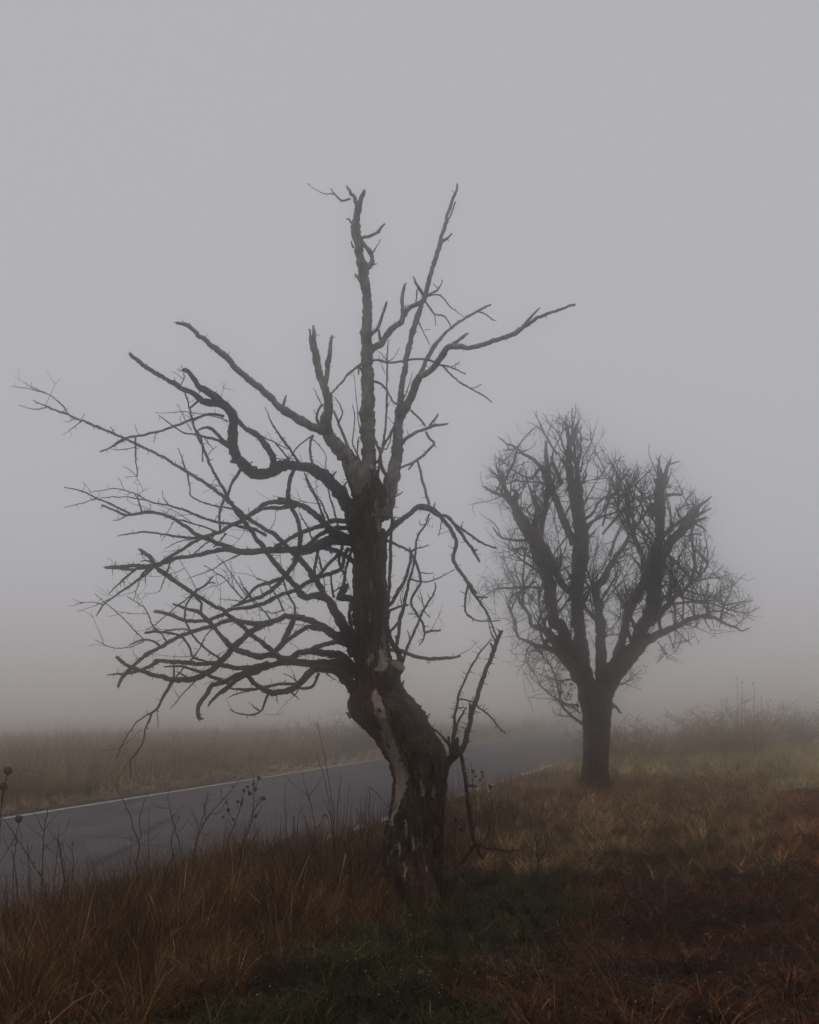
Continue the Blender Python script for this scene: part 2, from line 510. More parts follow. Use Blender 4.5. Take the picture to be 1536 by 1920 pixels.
class Tree:
    def __init__(self, root, Y0, material, seed):
        self.root, self.Y0, self.m = root, Y0, material
        self.rng = random.Random(seed)
        self.cx = []         # (px pts, depths, level-1 object, world pts, radii)
    def add_axis(self, pts, deps, owner, W=None, rad=None, tagk=None):
        self.cx.append((np.asarray(pts), np.asarray(deps), owner, W, rad, tagk))
    def nearest(self, p):
        best = (1e9, 0.0, None, 0)
        for pts, dep, own, W, rd, tk in self.cx:
            d = np.hypot(pts[:, 0] - p[0], pts[:, 1] - p[1])
            i = int(d.argmin())
            if d[i] < best[0]: best = (d[i], dep[i], own, i)
        return best
    def grow(self, text, spur=18.0, spur_len=(4, 11), spread=0.5, rough=0.24, m=None, tk=None, step=4.0, names=('limb', 'branch', 'twig'), wscale=1.0, knots=0.7):
        for pts, ws, opts in parse(text):
            rng = self.rng
            L, w = fill_widths(pts, ws)
            w = [q * wscale for q in w]
            d0 = self.nearest(pts[0])
            dep0 = d0[1]
            lm = L[-1] / F_PX * self.Y0
            dd = opts.get('d', rng.uniform(-1, 1) * min(spread * lm, 1.1))
            dep1 = dep0 + dd
            if 'j' in opts:
                dep1 = self.nearest(pts[-1])[1]
            wv = max(2.2, min(step, np.mean(w) * 0.9))
            P2, W2 = resample(pts, w, wv)
            n = len(P2)
            # small natural kinks
            ph = rng.uniform(0, 9)
            s = np.linspace(0, L[-1], n)
            amp = 0.55 + 0.03 * np.mean(w)
            kx = np.array([noise.noise(Vector((q * 0.055, ph, 1.3))) for q in s]) * amp * 2
            ky = np.array([noise.noise(Vector((q * 0.055, ph, 7.7))) for q in s]) * amp * 2
            fade = np.clip(s / 12.0, 0, 1)
            hx = np.array([noise.noise(Vector((q * 0.17, ph, 21.3))) for q in s]) * (0.35 + 0.045 * np.mean(w)) * 2
            hy = np.array([noise.noise(Vector((q * 0.17, ph, 27.7))) for q in s]) * (0.35 + 0.045 * np.mean(w)) * 2
            P2 = P2 + np.stack([(kx + hx) * fade, (ky + hy) * fade], 1)
            knot = np.array([noise.noise(Vector((q * 0.085, ph, 51.0))) for q in s])
            W2 = W2 * (1 + knots * (0.55 * np.clip(knot - 0.18, 0, 1) + 0.10 * knot))
            tt = s / max(L[-1], 1e-6)
            dep = dep0 + (dep1 - dep0) * tt + np.array([noise.noise(Vector((q * 0.02, ph + 3, 4.1))) for q in s]) * 0.10 * np.sin(np.pi * np.clip(tt, 0, 1))
            W3, rad = [], []
            for p, d, ww in zip(P2, dep, W2):
                q, t = at(p[0], p[1], self.Y0 + d)
                W3.append(q); rad.append(ww / 2 / F_PX * t)
            W3 = np.array(W3); rad = np.maximum(np.array(rad), 0.0011)
            mb = MB()
            w0 = max(w[:max(1, len(w) // 2)])
            sides = 16 if w0 > 14 else (10 if w0 > 7 else (7 if w0 > 3.5 else 5))
            seed = len(self.cx)
            mb.tube(W3, rad, sides, rough if w0 > 3.5 else rough * 1.3, seed, 26.0 if w0 < 12 else 14.0)
            # broken end: short splinters on thick cut ends
            if rad[-1] > 0.009:
                T = W3[-1] - W3[-2]; T /= np.linalg.norm(T)
                for k in range(5):
                    o = np.array([rng.gauss(0, 1) for _ in range(3)]); o -= T * o.dot(T); o /= np.linalg.norm(o)
                    b0 = W3[-1] - T * rad[-1] * 0.8 + o * rad[-1] * 0.55
                    mb.tube([b0, b0 + T * rad[-1] * rng.uniform(1.0, 2.6)], [rad[-1] * 0.35, rad[-1] * 0.08], 4)
            # knobs and spurs
            if spur:
                x = rng.uniform(0.3, 1.2) * spur
                while x < L[-1]:
                    i = min(n - 2, max(1, int(x / L[-1] * (n - 1))))
                    T = W3[i + 1] - W3[i - 1]; T /= max(np.linalg.norm(T), 1e-9)
                    o = np.array([rng.gauss(0, 1), rng.gauss(0, 0.7), rng.gauss(0, 1)]); o -= T * o.dot(T) * 0.8; o /= np.linalg.norm(o)
                    ln = rng.uniform(*spur_len) / F_PX * self.Y0 * (1.6 if rng.random() < 0.12 else 1)
                    a = W3[i]; mid = a + o * (rad[i] + ln * 0.5) + np.array([0, 0, ln * 0.1])
                    e = mid + (o + np.array([rng.gauss(0, .4), rng.gauss(0, .4), rng.gauss(0, .4)])) * ln * 0.5
                    r0 = min(rad[i] * 0.6, 0.0042) * rng.uniform(.7, 1.1)
                    mb.tube([a, mid, e], [r0, r0 * 0.75, r0 * 0.35], 4)
                    x += spur * rng.uniform(0.4, 1.9)
            own = d0[2]
            lvl1 = own is None or w0 >= 9 or 'top' in opts
            nm = (names[0] if w0 >= 12 else names[1]) if lvl1 else names[2]
            ob = mb.build(nm, m or (M['branch_bark'] if self.m is None else self.m), self.root if lvl1 else own)
            self.add_axis(P2, dep, ob if lvl1 else own, W3, rad, tk)
    def fine(self, name, count, pick, length, width, m, up=0.3, sub=2, parent=None, droop=0.0, out_dir=None, inside=None):
        """masses of thin twigs that nobody could count"""
        rng = self.rng
        mb = MB()
        axes = [c for c in self.cx if c[3] is not None and pick(c)]
        wts = [len(c[0]) for c in axes]
        for _ in range(count):
            c = rng.choices(axes, wts)[0]
            i = rng.randrange(len(c[3]) // 5, len(c[3]))
            T = c[3][min(i + 1, len(c[3]) - 1)] - c[3][i - 1]; T /= max(np.linalg.norm(T), 1e-9)
            def shoot(p, T, ln, w, depth):
                o = np.array([rng.gauss(0, 1), rng.gauss(0, 1), rng.gauss(0, 1) + up])
                if out_dir is not None: o += np.array(out_dir)
                o /= np.linalg.norm(o)
                d = T * 0.55 + o * 0.9; d /= np.linalg.norm(d)
                k = max(3, int(ln / 0.07))
                jit = (rng.gauss(0, 17), rng.gauss(0, 17))
                P = [p]; q = p
                for j in range(k):
                    d = d + np.array([rng.gauss(0, .17), rng.gauss(0, .17), rng.gauss(0, .17) + up * 0.06 - droop * 0.05])
                    d /= np.linalg.norm(d)
                    q = q + d * ln / k
                    if inside and not inside(q, jit): break
                    P.append(q)
                if len(P) < 2: return
                mb.tube(P, np.linspace(w, w * 0.4, len(P)), 4)
                if depth > 0:
                    for _ in range(rng.randint(1, sub + 1)):
                        j = rng.randrange(1, len(P))
                        shoot(P[j], d, ln * rng.uniform(.3, .6), w * 0.7, depth - 1)
            shoot(c[3][i], T, rng.uniform(*length), rng.uniform(*width), 2 if sub > 1 else 1)
        o = mb.build(name, m, parent or self.root)
        o['kind'] = 'stuff'
        return o

def upright(self, count, inside):
    """tapering shoots that fork upward from the cut limbs"""
    rng = self.rng
    axes = [c for c in self.cx if c[3] is not None and c[4].max() > 0.045]
    wts = [len(c[0]) for c in axes]
    for _ in range(count):
        c = rng.choices(axes, wts)[0]
        i = rng.randrange(len(c[3]) // 4, len(c[3]))
        side = np.array([rng.gauss(0, 1), rng.gauss(0, 1), 0.0]); side /= np.linalg.norm(side)
        d = side * rng.uniform(0.35, 0.9) + np.array([0, 0, 1.0]); d /= np.linalg.norm(d)
        mb = MB()
        def limb(p, d, ln, w, depth):
            k = max(4, int(ln / 0.09)); P = [p]; jit = (rng.gauss(0, 15), rng.gauss(4, 15))
            for j in range(k):
                d = d + np.array([rng.gauss(0, .14), rng.gauss(0, .14), rng.gauss(0.03, .10)]); d /= np.linalg.norm(d)
                q = P[-1] + d * ln / k
                if not inside(q, jit): break
                P.append(q)
            if len(P) < 3: return None
            r = np.linspace(w, w * 0.3, len(P)) * np.array([rng.uniform(.85, 1.2) for _ in P])
            mb.tube(P, r, 6 if w > .012 else 4)
            if depth:
                for _ in range(rng.randint(2, 4)):
                    j = rng.randrange(1, len(P))
                    o = np.array([rng.gauss(0, 1), rng.gauss(0, 1), rng.gauss(.5, .6)]); o /= np.linalg.norm(o)
                    limb(P[j], d * .6 + o * .8, ln * rng.uniform(.3, .6), w * rng.uniform(.45, .65), depth - 1)
            return P
        P = limb(c[3][i], d, rng.uniform(.5, 1.5), rng.uniform(.012, .034), 2)
        if P is None or len(mb.v) < 30: continue
        ob = mb.build('shoot', self.m, self.root)
        px = np.array([project(Vector(q)) for q in P])
        self.add_axis(px, np.array([q[1] - self.Y0 for q in P]), ob, np.array(P), np.full(len(P), .01), None)
Tree.upright = upright

def trunk_mesh(name, sections, Y0, m, root, flat=0.9, amp=0.012, step=3.2, sides=84, seed=1, patches=(), roots=None):
    """sections: (py, left px, right px) from the ground up; bark ridges are real relief"""
    ys = [s[0] for s in sections][::-1]
    xl = [s[1] for s in sections][::-1]; xr = [s[2] for s in sections][::-1]
    yy = np.arange(ys[-1], ys[0], -step)
    def sm(vals):
        lin = np.interp(yy, ys, vals)
        k = np.array([1, 2, 3, 2, 1.0]); k /= k.sum()
        p = np.pad(lin, 2, mode='edge')
        return np.convolve(p, k, 'valid')
    L, Rr = sm(xl), sm(xr)
    verts, faces, keep, axis_p = [], [], [], []
    for i, y in enumerate(yy):
        cx, hw = (L[i] + Rr[i]) / 2, (Rr[i] - L[i]) / 2
        c, t = at(cx, y, Y0)
        r = hw / F_PX * t
        axis_p.append((cx, y))
        for k in range(sides):
            a = 2 * math.pi * k / sides
            d = Vector((math.cos(a), math.sin(a) * flat, 0))
            tw = a + 0.10 * i * step / 10
            q = Vector((c.x + d.x * r, c.y + d.y * r, c.z))
            fl = Vector((math.cos(a) * 5.2, math.sin(a) * 5.2, c.z * 1.5 + seed))
            rid = 1 - abs(noise.noise(Vector((math.cos(a) * 4.5 + 0.7 * c.z, math.sin(a) * 4.5, c.z * 1.9 + seed))))  * 2.2
            fine = noise.noise(Vector((q.x * 42, q.y * 42, q.z * 15 + seed))) + 0.6 * noise.noise(Vector((q.x * 95, q.y * 95, q.z * 40)))
            lump = noise.noise(fl * 0.45)
            bare = in_patches(q, patches)
            g = 1.0 - 0.85 * bare
            disp = amp * ((rid * 1.2 - 0.8) * g + fine * 0.9 * (0.25 + 0.75 * g)) + 0.05 * r * lump - 0.024 * bare
            if roots:
                h = max(0.0, 1 - (c.z / roots[0]))
                disp += h * h * roots[1] * (0.45 + 0.9 * math.sin(a * roots[2] + 1.0 + roots[3]) + 0.5 * lump)
            q += d.normalized() * disp
            verts.append(q)
            keep.append(bare)
    n = len(yy)
    fa, fb = [], {}
    for i in range(n - 1):
        for k in range(sides):
            a = i * sides + k; b = i * sides + (k + 1) % sides
            quad = (a, b, b + sides, a + sides)
            s = max(set(keep[j] for j in quad), key=lambda z: [keep[j] for j in quad].count(z)) if patches else 0
            if s > 0: fb.setdefault(s, []).append(quad)
            else: fa.append(quad)
    fa.append(tuple(range((n - 1) * sides, n * sides)))
    o = new_mesh(name, verts, fa, m)
    child(o, root)
    return o, verts, fb, np.array(axis_p)

PATCH = []     # (polygon in sight-line px, kind)
def project(q):
    d = Vector((q.x, q.y, q.z - EYE))
    zf = d.y * CT + d.z * ST
    up = -d.y * ST + d.z * CT
    return 768 + d.x / zf * F_PX, 960 - up / zf * F_PX

def in_poly(x, y, poly):
    c = False
    j = len(poly) - 1
    for i in range(len(poly)):
        xi, yi = poly[i]; xj, yj = poly[j]
        if (yi > y) != (yj > y) and x < (xj - xi) * (y - yi) / (yj - yi) + xi: c = not c
        j = i
    return c

def in_patches(q, patches):
    if not patches: return 0
    if q.y > TRUNK_Y + 0.02: return 0
    x, y = project(q)
    x += 3.5 * noise.noise(Vector((q.z * 20, 0, 3))) + 1.5 * noise.noise(Vector((q.z * 70, 5, 3))); y += 7 * noise.noise(Vector((q.x * 60, 2, 0))) + 4 * noise.noise(Vector((q.x * 160, 9, 0)))
    for poly, kind in patches:
        if in_poly(x, y, poly): return kind
    return 0

# ---------------- the near dead tree
NX, NY = ground_at(768, 1672)
TRUNK_Y = NY
dead_tree = empty('dead_tree', (NX, NY, 0))
tag(dead_tree, 'bare dead tree with twisted peeling trunk and broken limbs in the foreground', 'tree')

trunk_sec = [(1712, 690, 842), (1690, 700, 836), (1660, 704, 832), (1621, 709, 828), (1600, 714, 827), (1550, 725, 832), (1500, 736, 836),
             (1465, 739, 839), (1440, 733, 840), (1420, 723, 839), (1405, 713, 834), (1390, 705, 827), (1375, 690, 818), (1360, 674, 810),
             (1345, 658, 803), (1330, 652, 795), (1315, 652, 782), (1303, 656, 768), (1292, 664, 758), (1280, 667, 753), (1265, 666, 748),
             (1245, 665, 738), (1220, 665, 729), (1200, 665, 728), (1150, 664, 729), (1100, 662, 724), (1050, 664, 723), (1020, 663, 724),
             (1000, 656, 721), (970, 648, 717), (950, 648, 721), (935, 662, 726), (915, 670, 722), (900, 676, 712), (880, 680, 706)]
patches = [
    ([(700, 1258), (712, 1235), (715, 1205), (721, 1160), (727, 1200), (730, 1258)], 1),
    ([(685, 1238), (697, 1218), (702, 1228), (698, 1245), (690, 1252)], 1),
    ([(692, 1305), (704, 1285), (716, 1310), (727, 1345), (738, 1395), (745, 1425), (764, 1455), (762, 1475), (750, 1505), (742, 1530),
      (730, 1555), (726, 1545), (735, 1500), (738, 1465), (726, 1432), (717, 1400), (708, 1360), (698, 1330)], 1),
    ([(742, 1330), (748, 1335), (757, 1380), (762, 1410), (755, 1415), (746, 1375)], 2),
    ([(735, 1390), (748, 1400), (760, 1425), (766, 1450), (750, 1440)], 2),
    ([(787, 1462), (794, 1455), (797, 1480), (799, 1495), (791, 1492)], 1),
    ([(770, 1575), (776, 1560), (780, 1585), (776, 1600)], 1),
    ([(703, 945), (709, 925), (714, 960), (720, 985), (715, 1008), (708, 985)], 1),
    ([(693, 1090), (698, 1080), (700, 1100), (697, 1118)], 1),
    ([(812, 1480), (816, 1470), (819, 1490), (815, 1502)], 1),
    ([(755, 1545), (760, 1530), (765, 1560), (761, 1580)], 1),
    ([(743, 1585), (748, 1572), (752, 1600), (747, 1612)], 1),
    ([(772, 1430), (777, 1405), (783, 1435), (780, 1460), (775, 1455)], 2),
    ([(800, 1555), (804, 1545), (808, 1570), (803, 1582)], 2),
    ([(690, 1150), (694, 1138), (697, 1160), (693, 1172)], 1),
    ([(676, 1045), (680, 1030), (683, 1052), (679, 1062)], 2),
    ([(752, 1620), (758, 1605), (764, 1640), (757, 1655)], 1),
    ([(788, 1614), (794, 1622), (800, 1634), (794, 1634)], 1),
    ([(736, 1240), (744, 1262), (748, 1300), (742, 1315), (738, 1280)], 2),
]
trunk_o, tv, fb, tax = trunk_mesh('trunk', trunk_sec, NY, M['bark'], dead_tree, patches=patches, roots=(0.5, 0.17, 5, 0.6), sides=144, step=2.3, amp=0.019)
tag(trunk_o, 'furrowed dark trunk with peeling bark')
for kind, nm, mt in ((1, 'bare_wood', M['bare_wood']), (2, 'split_wood', M['red_wood'])):
    quads = fb.get(kind, [])
    if quads:
        par = {}
        def find(a):
            while par.setdefault(a, a) != a: a = par[a]
            return a
        for q in quads:
            for j in q[1:]: par[find(j)] = find(q[0])
        comps = {}
        for q in quads: comps.setdefault(find(q[0]), []).append(q)
        for qs in comps.values():
            idx = sorted({j for q in qs for j in q}); mp = {j: k for k, j in enumerate(idx)}
            o = new_mesh(nm, [tv[j] for j in idx], [tuple(mp[j] for j in q) for q in qs], mt)
            child(o, trunk_o)
            if kind == 1: o['label'] = 'pale weather-beaten wood where the bark has fallen off'

near = Tree(dead_tree, NY, M['branch_bark'], 11)
near.add_axis(tax, np.zeros(len(tax)), None)

UPPER = '''
X: 692,975,58 690,930,44 690,900,36 691,860,25 689,800,27 690,740,24 689,700,22 687,650,21 688,600,19 687,560,18 684,530,20 681,500,18 675,480,14 672,460,17 667,430,18 669,410,13 671,395,13 668,380,8 659,362,6 651,349,4 d=0.15
X: 671,398,12 676,375,9 681,364,8 684,357,4
C: 545,520,6 610,505,6 670,470,5.5 705,430,5 735,405,3.5
C: 535,560,8 580,610,8 620,660,8 628,720,9 600,770,9 570,795,9 j=1
C: 625,660,3 660,600 700,535,1.5
C: 440,190,4 365,210,4 305,150,3 240,155,2 170,130,1.6 70,65,1
C: 305,150,2.6 270,105,2
C: 445,400,3.5 425,365,3 402,365,2.5
C: 515,880,6 475,830,3
C: 465,610,5 445,555,2.5
C: 610,755,6 665,745,1.5
B: 1215,560,5 1170,460,4 1165,520,3
# right limb leaning out
D: 190,1500,34 230,1380,30 255,1290,27 275,1190,24 290,1090,21 300,990,19 304,900,17 308,800,12 322,700,11 338,590,11 352,480,10 372,380,10 402,270,10 432,170,10 455,100,9 470,70,9 C: 1085,950,9 1120,850,8.5 1150,740,8.5 1190,600,8.5 1215,500,7 1240,430,6 1260,330,5.5 1290,240,6 1330,150,5 1350,70,4 d=0.5
C: 1245,420,4 1290,320,3 1330,220,2.5
C: 1200,570,6 1250,530,5 1300,490,3.5
D: 305,880,17 340,800,17 385,720,16 410,640,15 440,585,14 500,555,11 550,500,11 590,440,11 630,390,11 680,385,10 780,390,9 880,360,9 960,335,8.5 1060,300,8.5 1130,250,7.5 1190,210,7 1250,180,6 1350,145,5 1450,110,4 d=-0.9
D: 445,570,9 490,470,8 540,380,9 570,340,6 640,270,5 720,210,5 830,150,4.5 910,108,3 d=0.6
D: 650,380,8 710,330,6 760,295,4
D: 1100,275,6 1170,190,5 1230,130,2.5
D: 1440,115,5 1462,108,4
D: 830,155,3.5 880,175,3 915,205,2.5 945,212,1.6
D: 1240,185,4 1285,160,2
C: 600,1485,13 680,1430,12 740,1370,12 775,1310,12 850,1250,11 890,1190,10 940,1120,9 1010,1080,8 1060,1040,8 j=1
C: 888,1190,8 880,1100,7 880,1020,7 890,950,6 915,900,2
C: 895,1160,3 910,1090,1.5
C: 610,1350,7 670,1290,6.5 700,1210,6 725,1130,5.5 745,1070,4.5
C: 695,1400,5 680,1300,4
D: 385,800,4.5 440,850,4 480,905,3.5
D: 315,1035,8 360,980,6.5 420,945,6 490,920,6 540,900,5 630,890,4
D: 510,900,4.5 540,860,4 565,825,3.5
D: 485,940,5 505,985,5 538,1020,5 480,1080,5 420,1130,5 350,1165,4 300,1185,4
D: 415,1130,4 370,1190,3
D: 535,1018,3 555,1045,1.5
D: 430,1125,4 450,1220,5 480,1320,5 500,1400,5.5 505,1440,6
D: 120,478,5 175,470,5 240,490,4.5 330,480,4.5 420,465,4.5 510,475,4.5 590,505,4 650,520,3.5 745,562,2.5
D: 590,505,3.6 660,580,3.4 770,655,3.2 860,705,3 920,750,2
D: 770,655,2.4 815,650,2 847,630,1.6
D: 650,520,2.4 680,500,2 710,480,1.4
B: 1195,430,5 1100,500,4.5 1030,580,4 935,680,3.5
D: 130,605,5 200,640,4.5 240,690,4 270,745,4 300,760,4
D: 235,1240,8 200,1180,7 185,1100,5 200,1060,5 215,950,4.5 225,800,4 230,650,3.6 230,500,3 235,350,2 250,335,1
D: 280,910,4 230,990,4 200,1060,4 j=1
D: 160,1000,4 175,1060,4 190,1120,4 j=1
D: 170,1220,5 185,1120,5
D: 225,780,2 255,740,1
D: 232,480,2 270,460,1.6 310,390,1
D: 232,480,2 190,430,1.6 165,410,1
D: 218,560,1.5 195,500,1.3 170,440,1
D: 228,840,1.6 275,890,1.5
D: 330,750,2.5 370,650,2 400,545,1
D: 490,55,3.6 540,45,3 590,60,3 650,130,2 735,190,1
D: 478,85,3.6 540,165,3.4 610,190,3 655,260,2.5
D: 540,165,2 550,250,1
D: 435,220,2.5 470,290,2.2 510,375,1.4
D: 480,275,1.8 515,270,1.2
C: 1085,1015,4 1150,980,3.6 1190,950,3 1220,880,1.6
C: 1180,955,2.2 1140,910,1.6
C: 1060,1010,6 1015,940,6 990,890,4 970,850,2
C: 990,1105,3 1005,960,3
# leaning left limb
B: 1230,1480,44 1160,1330,38 1090,1215,32 1020,1130,27 950,1060,24 912,990,23 905,900,22 920,800,18 912,700,16 888,600,14 850,500,14 820,380,14 800,280,12 785,220,10 d=-0.2
B: 795,290,10 806,220,9 802,130,4
B: 782,280,7 774,220,6 769,160,3
B: 890,640,10 905,560,9 915,480,9 930,340,8.5 950,215,5
B: 885,975,17 800,950,16 700,890,15 590,820,16 520,770,13 430,680,12.5 320,590,12 210,500,12 120,400,11 60,350,11 0,300,10.5 A: 1200,160,9 1130,100,8.5 1060,80,6 d=-0.9
B: 555,790,6 570,730,5 585,685,2.5
B: 870,960,6 830,880,5 848,800,4.5 878,762,4
B: 870,770,2.5 835,690,2 800,630,1.2
B: 830,850,2 800,800,1.2
B: 1170,1240,6 1090,1130,6 1040,1000,5.5 1000,910,5 965,820,4
B: 1005,905,3.5 1030,840,3 1010,760,2.4 970,700,1.4
B: 1185,1240,4 1140,1130,3 1115,1050,2.6 1135,860,2.2 1110,760,1.2
B: 1150,1150,3 1160,1050,3 1190,1000,2
B: 1180,1000,2 1160,880,2 1145,700,1.6 1120,500,1
B: 800,1005,5 772,1090,5 780,1180,5 805,1265,5
B: 795,1010,3.4 720,1060,3 650,1130,3 580,1230,2.4
B: 800,1040,2 890,1140,2 905,1200,2 890,1300,1.6
B: 1310,1230,5 1330,1180,4 1340,1100,3
B: 1300,1060,3 1320,1120,3
B: 1370,1120,3 1400,1100,2 1440,940,3
'''
CURLY = '''
B: 1180,1640,30 1080,1560,27 1000,1450,24 900,1345,23 800,1285,20 700,1255,18 600,1245,17 520,1275,18 440,1305,20 350,1312,20 270,1275,21 200,1200,19 165,1100,17 155,980,17 160,880,18 130,810,18 60,750,17 0,690,15 A: 1200,470,11 1160,410,9 1130,372,8 1095,365,6 d=-1.0
A: 1335,570,15 1230,552,13 1150,500,10 1080,470,9 1000,420,8.5 880,350,8 780,265,6
B: 480,1275,14 470,1180,13 420,1090,12 340,1000,11 260,950,9 190,885,9 j=1
B: 200,1220,8 140,1220,6
B: 285,1265,4 310,1215,1.5
B: 690,1250,5 640,1290,8 612,1400,8 600,1490,9 610,1560,10
A: 1395,835,8 1340,790,7 1260,710,6 1190,722,3.5
A: 1380,832,6 1290,780,5 1190,755,4 1100,740,3 1000,670,2.4 950,635,1.6
A: 1345,642,6 1260,630,5 1150,660,5 1050,700,4.5 900,745,4.2 750,775,4 660,830,3 600,855,2
A: 1195,545,5 1140,592,4
A: 1370,672,2.5 1280,640,2 1100,615,1.6 985,625,1.2 935,620,1
A: 1150,725,2 1110,660,1.5 1060,565,1
A: 1185,725,2.5 1215,800,3 1218,915,3.5
A: 1080,470,2.4 1105,400,2 1090,335,1
A: 1105,420,1.4 1030,370,1
A: 1055,440,2 1045,405,1
A: 1450,955,7 1400,1030,6 1360,1120,5
B: 310,980,3 420,1030,3 520,1080,2.6 600,1120,2
B: 690,1240,4.5 640,1160,4 560,1040,3.6 480,930,3 410,780,1.4
B: 650,1180,3 560,1060,2.6 460,900,2
B: 630,1240,3.6 540,1120,3 490,1060,2
B: 660,1195,2 560,1195,2 480,1185,2.4
'''
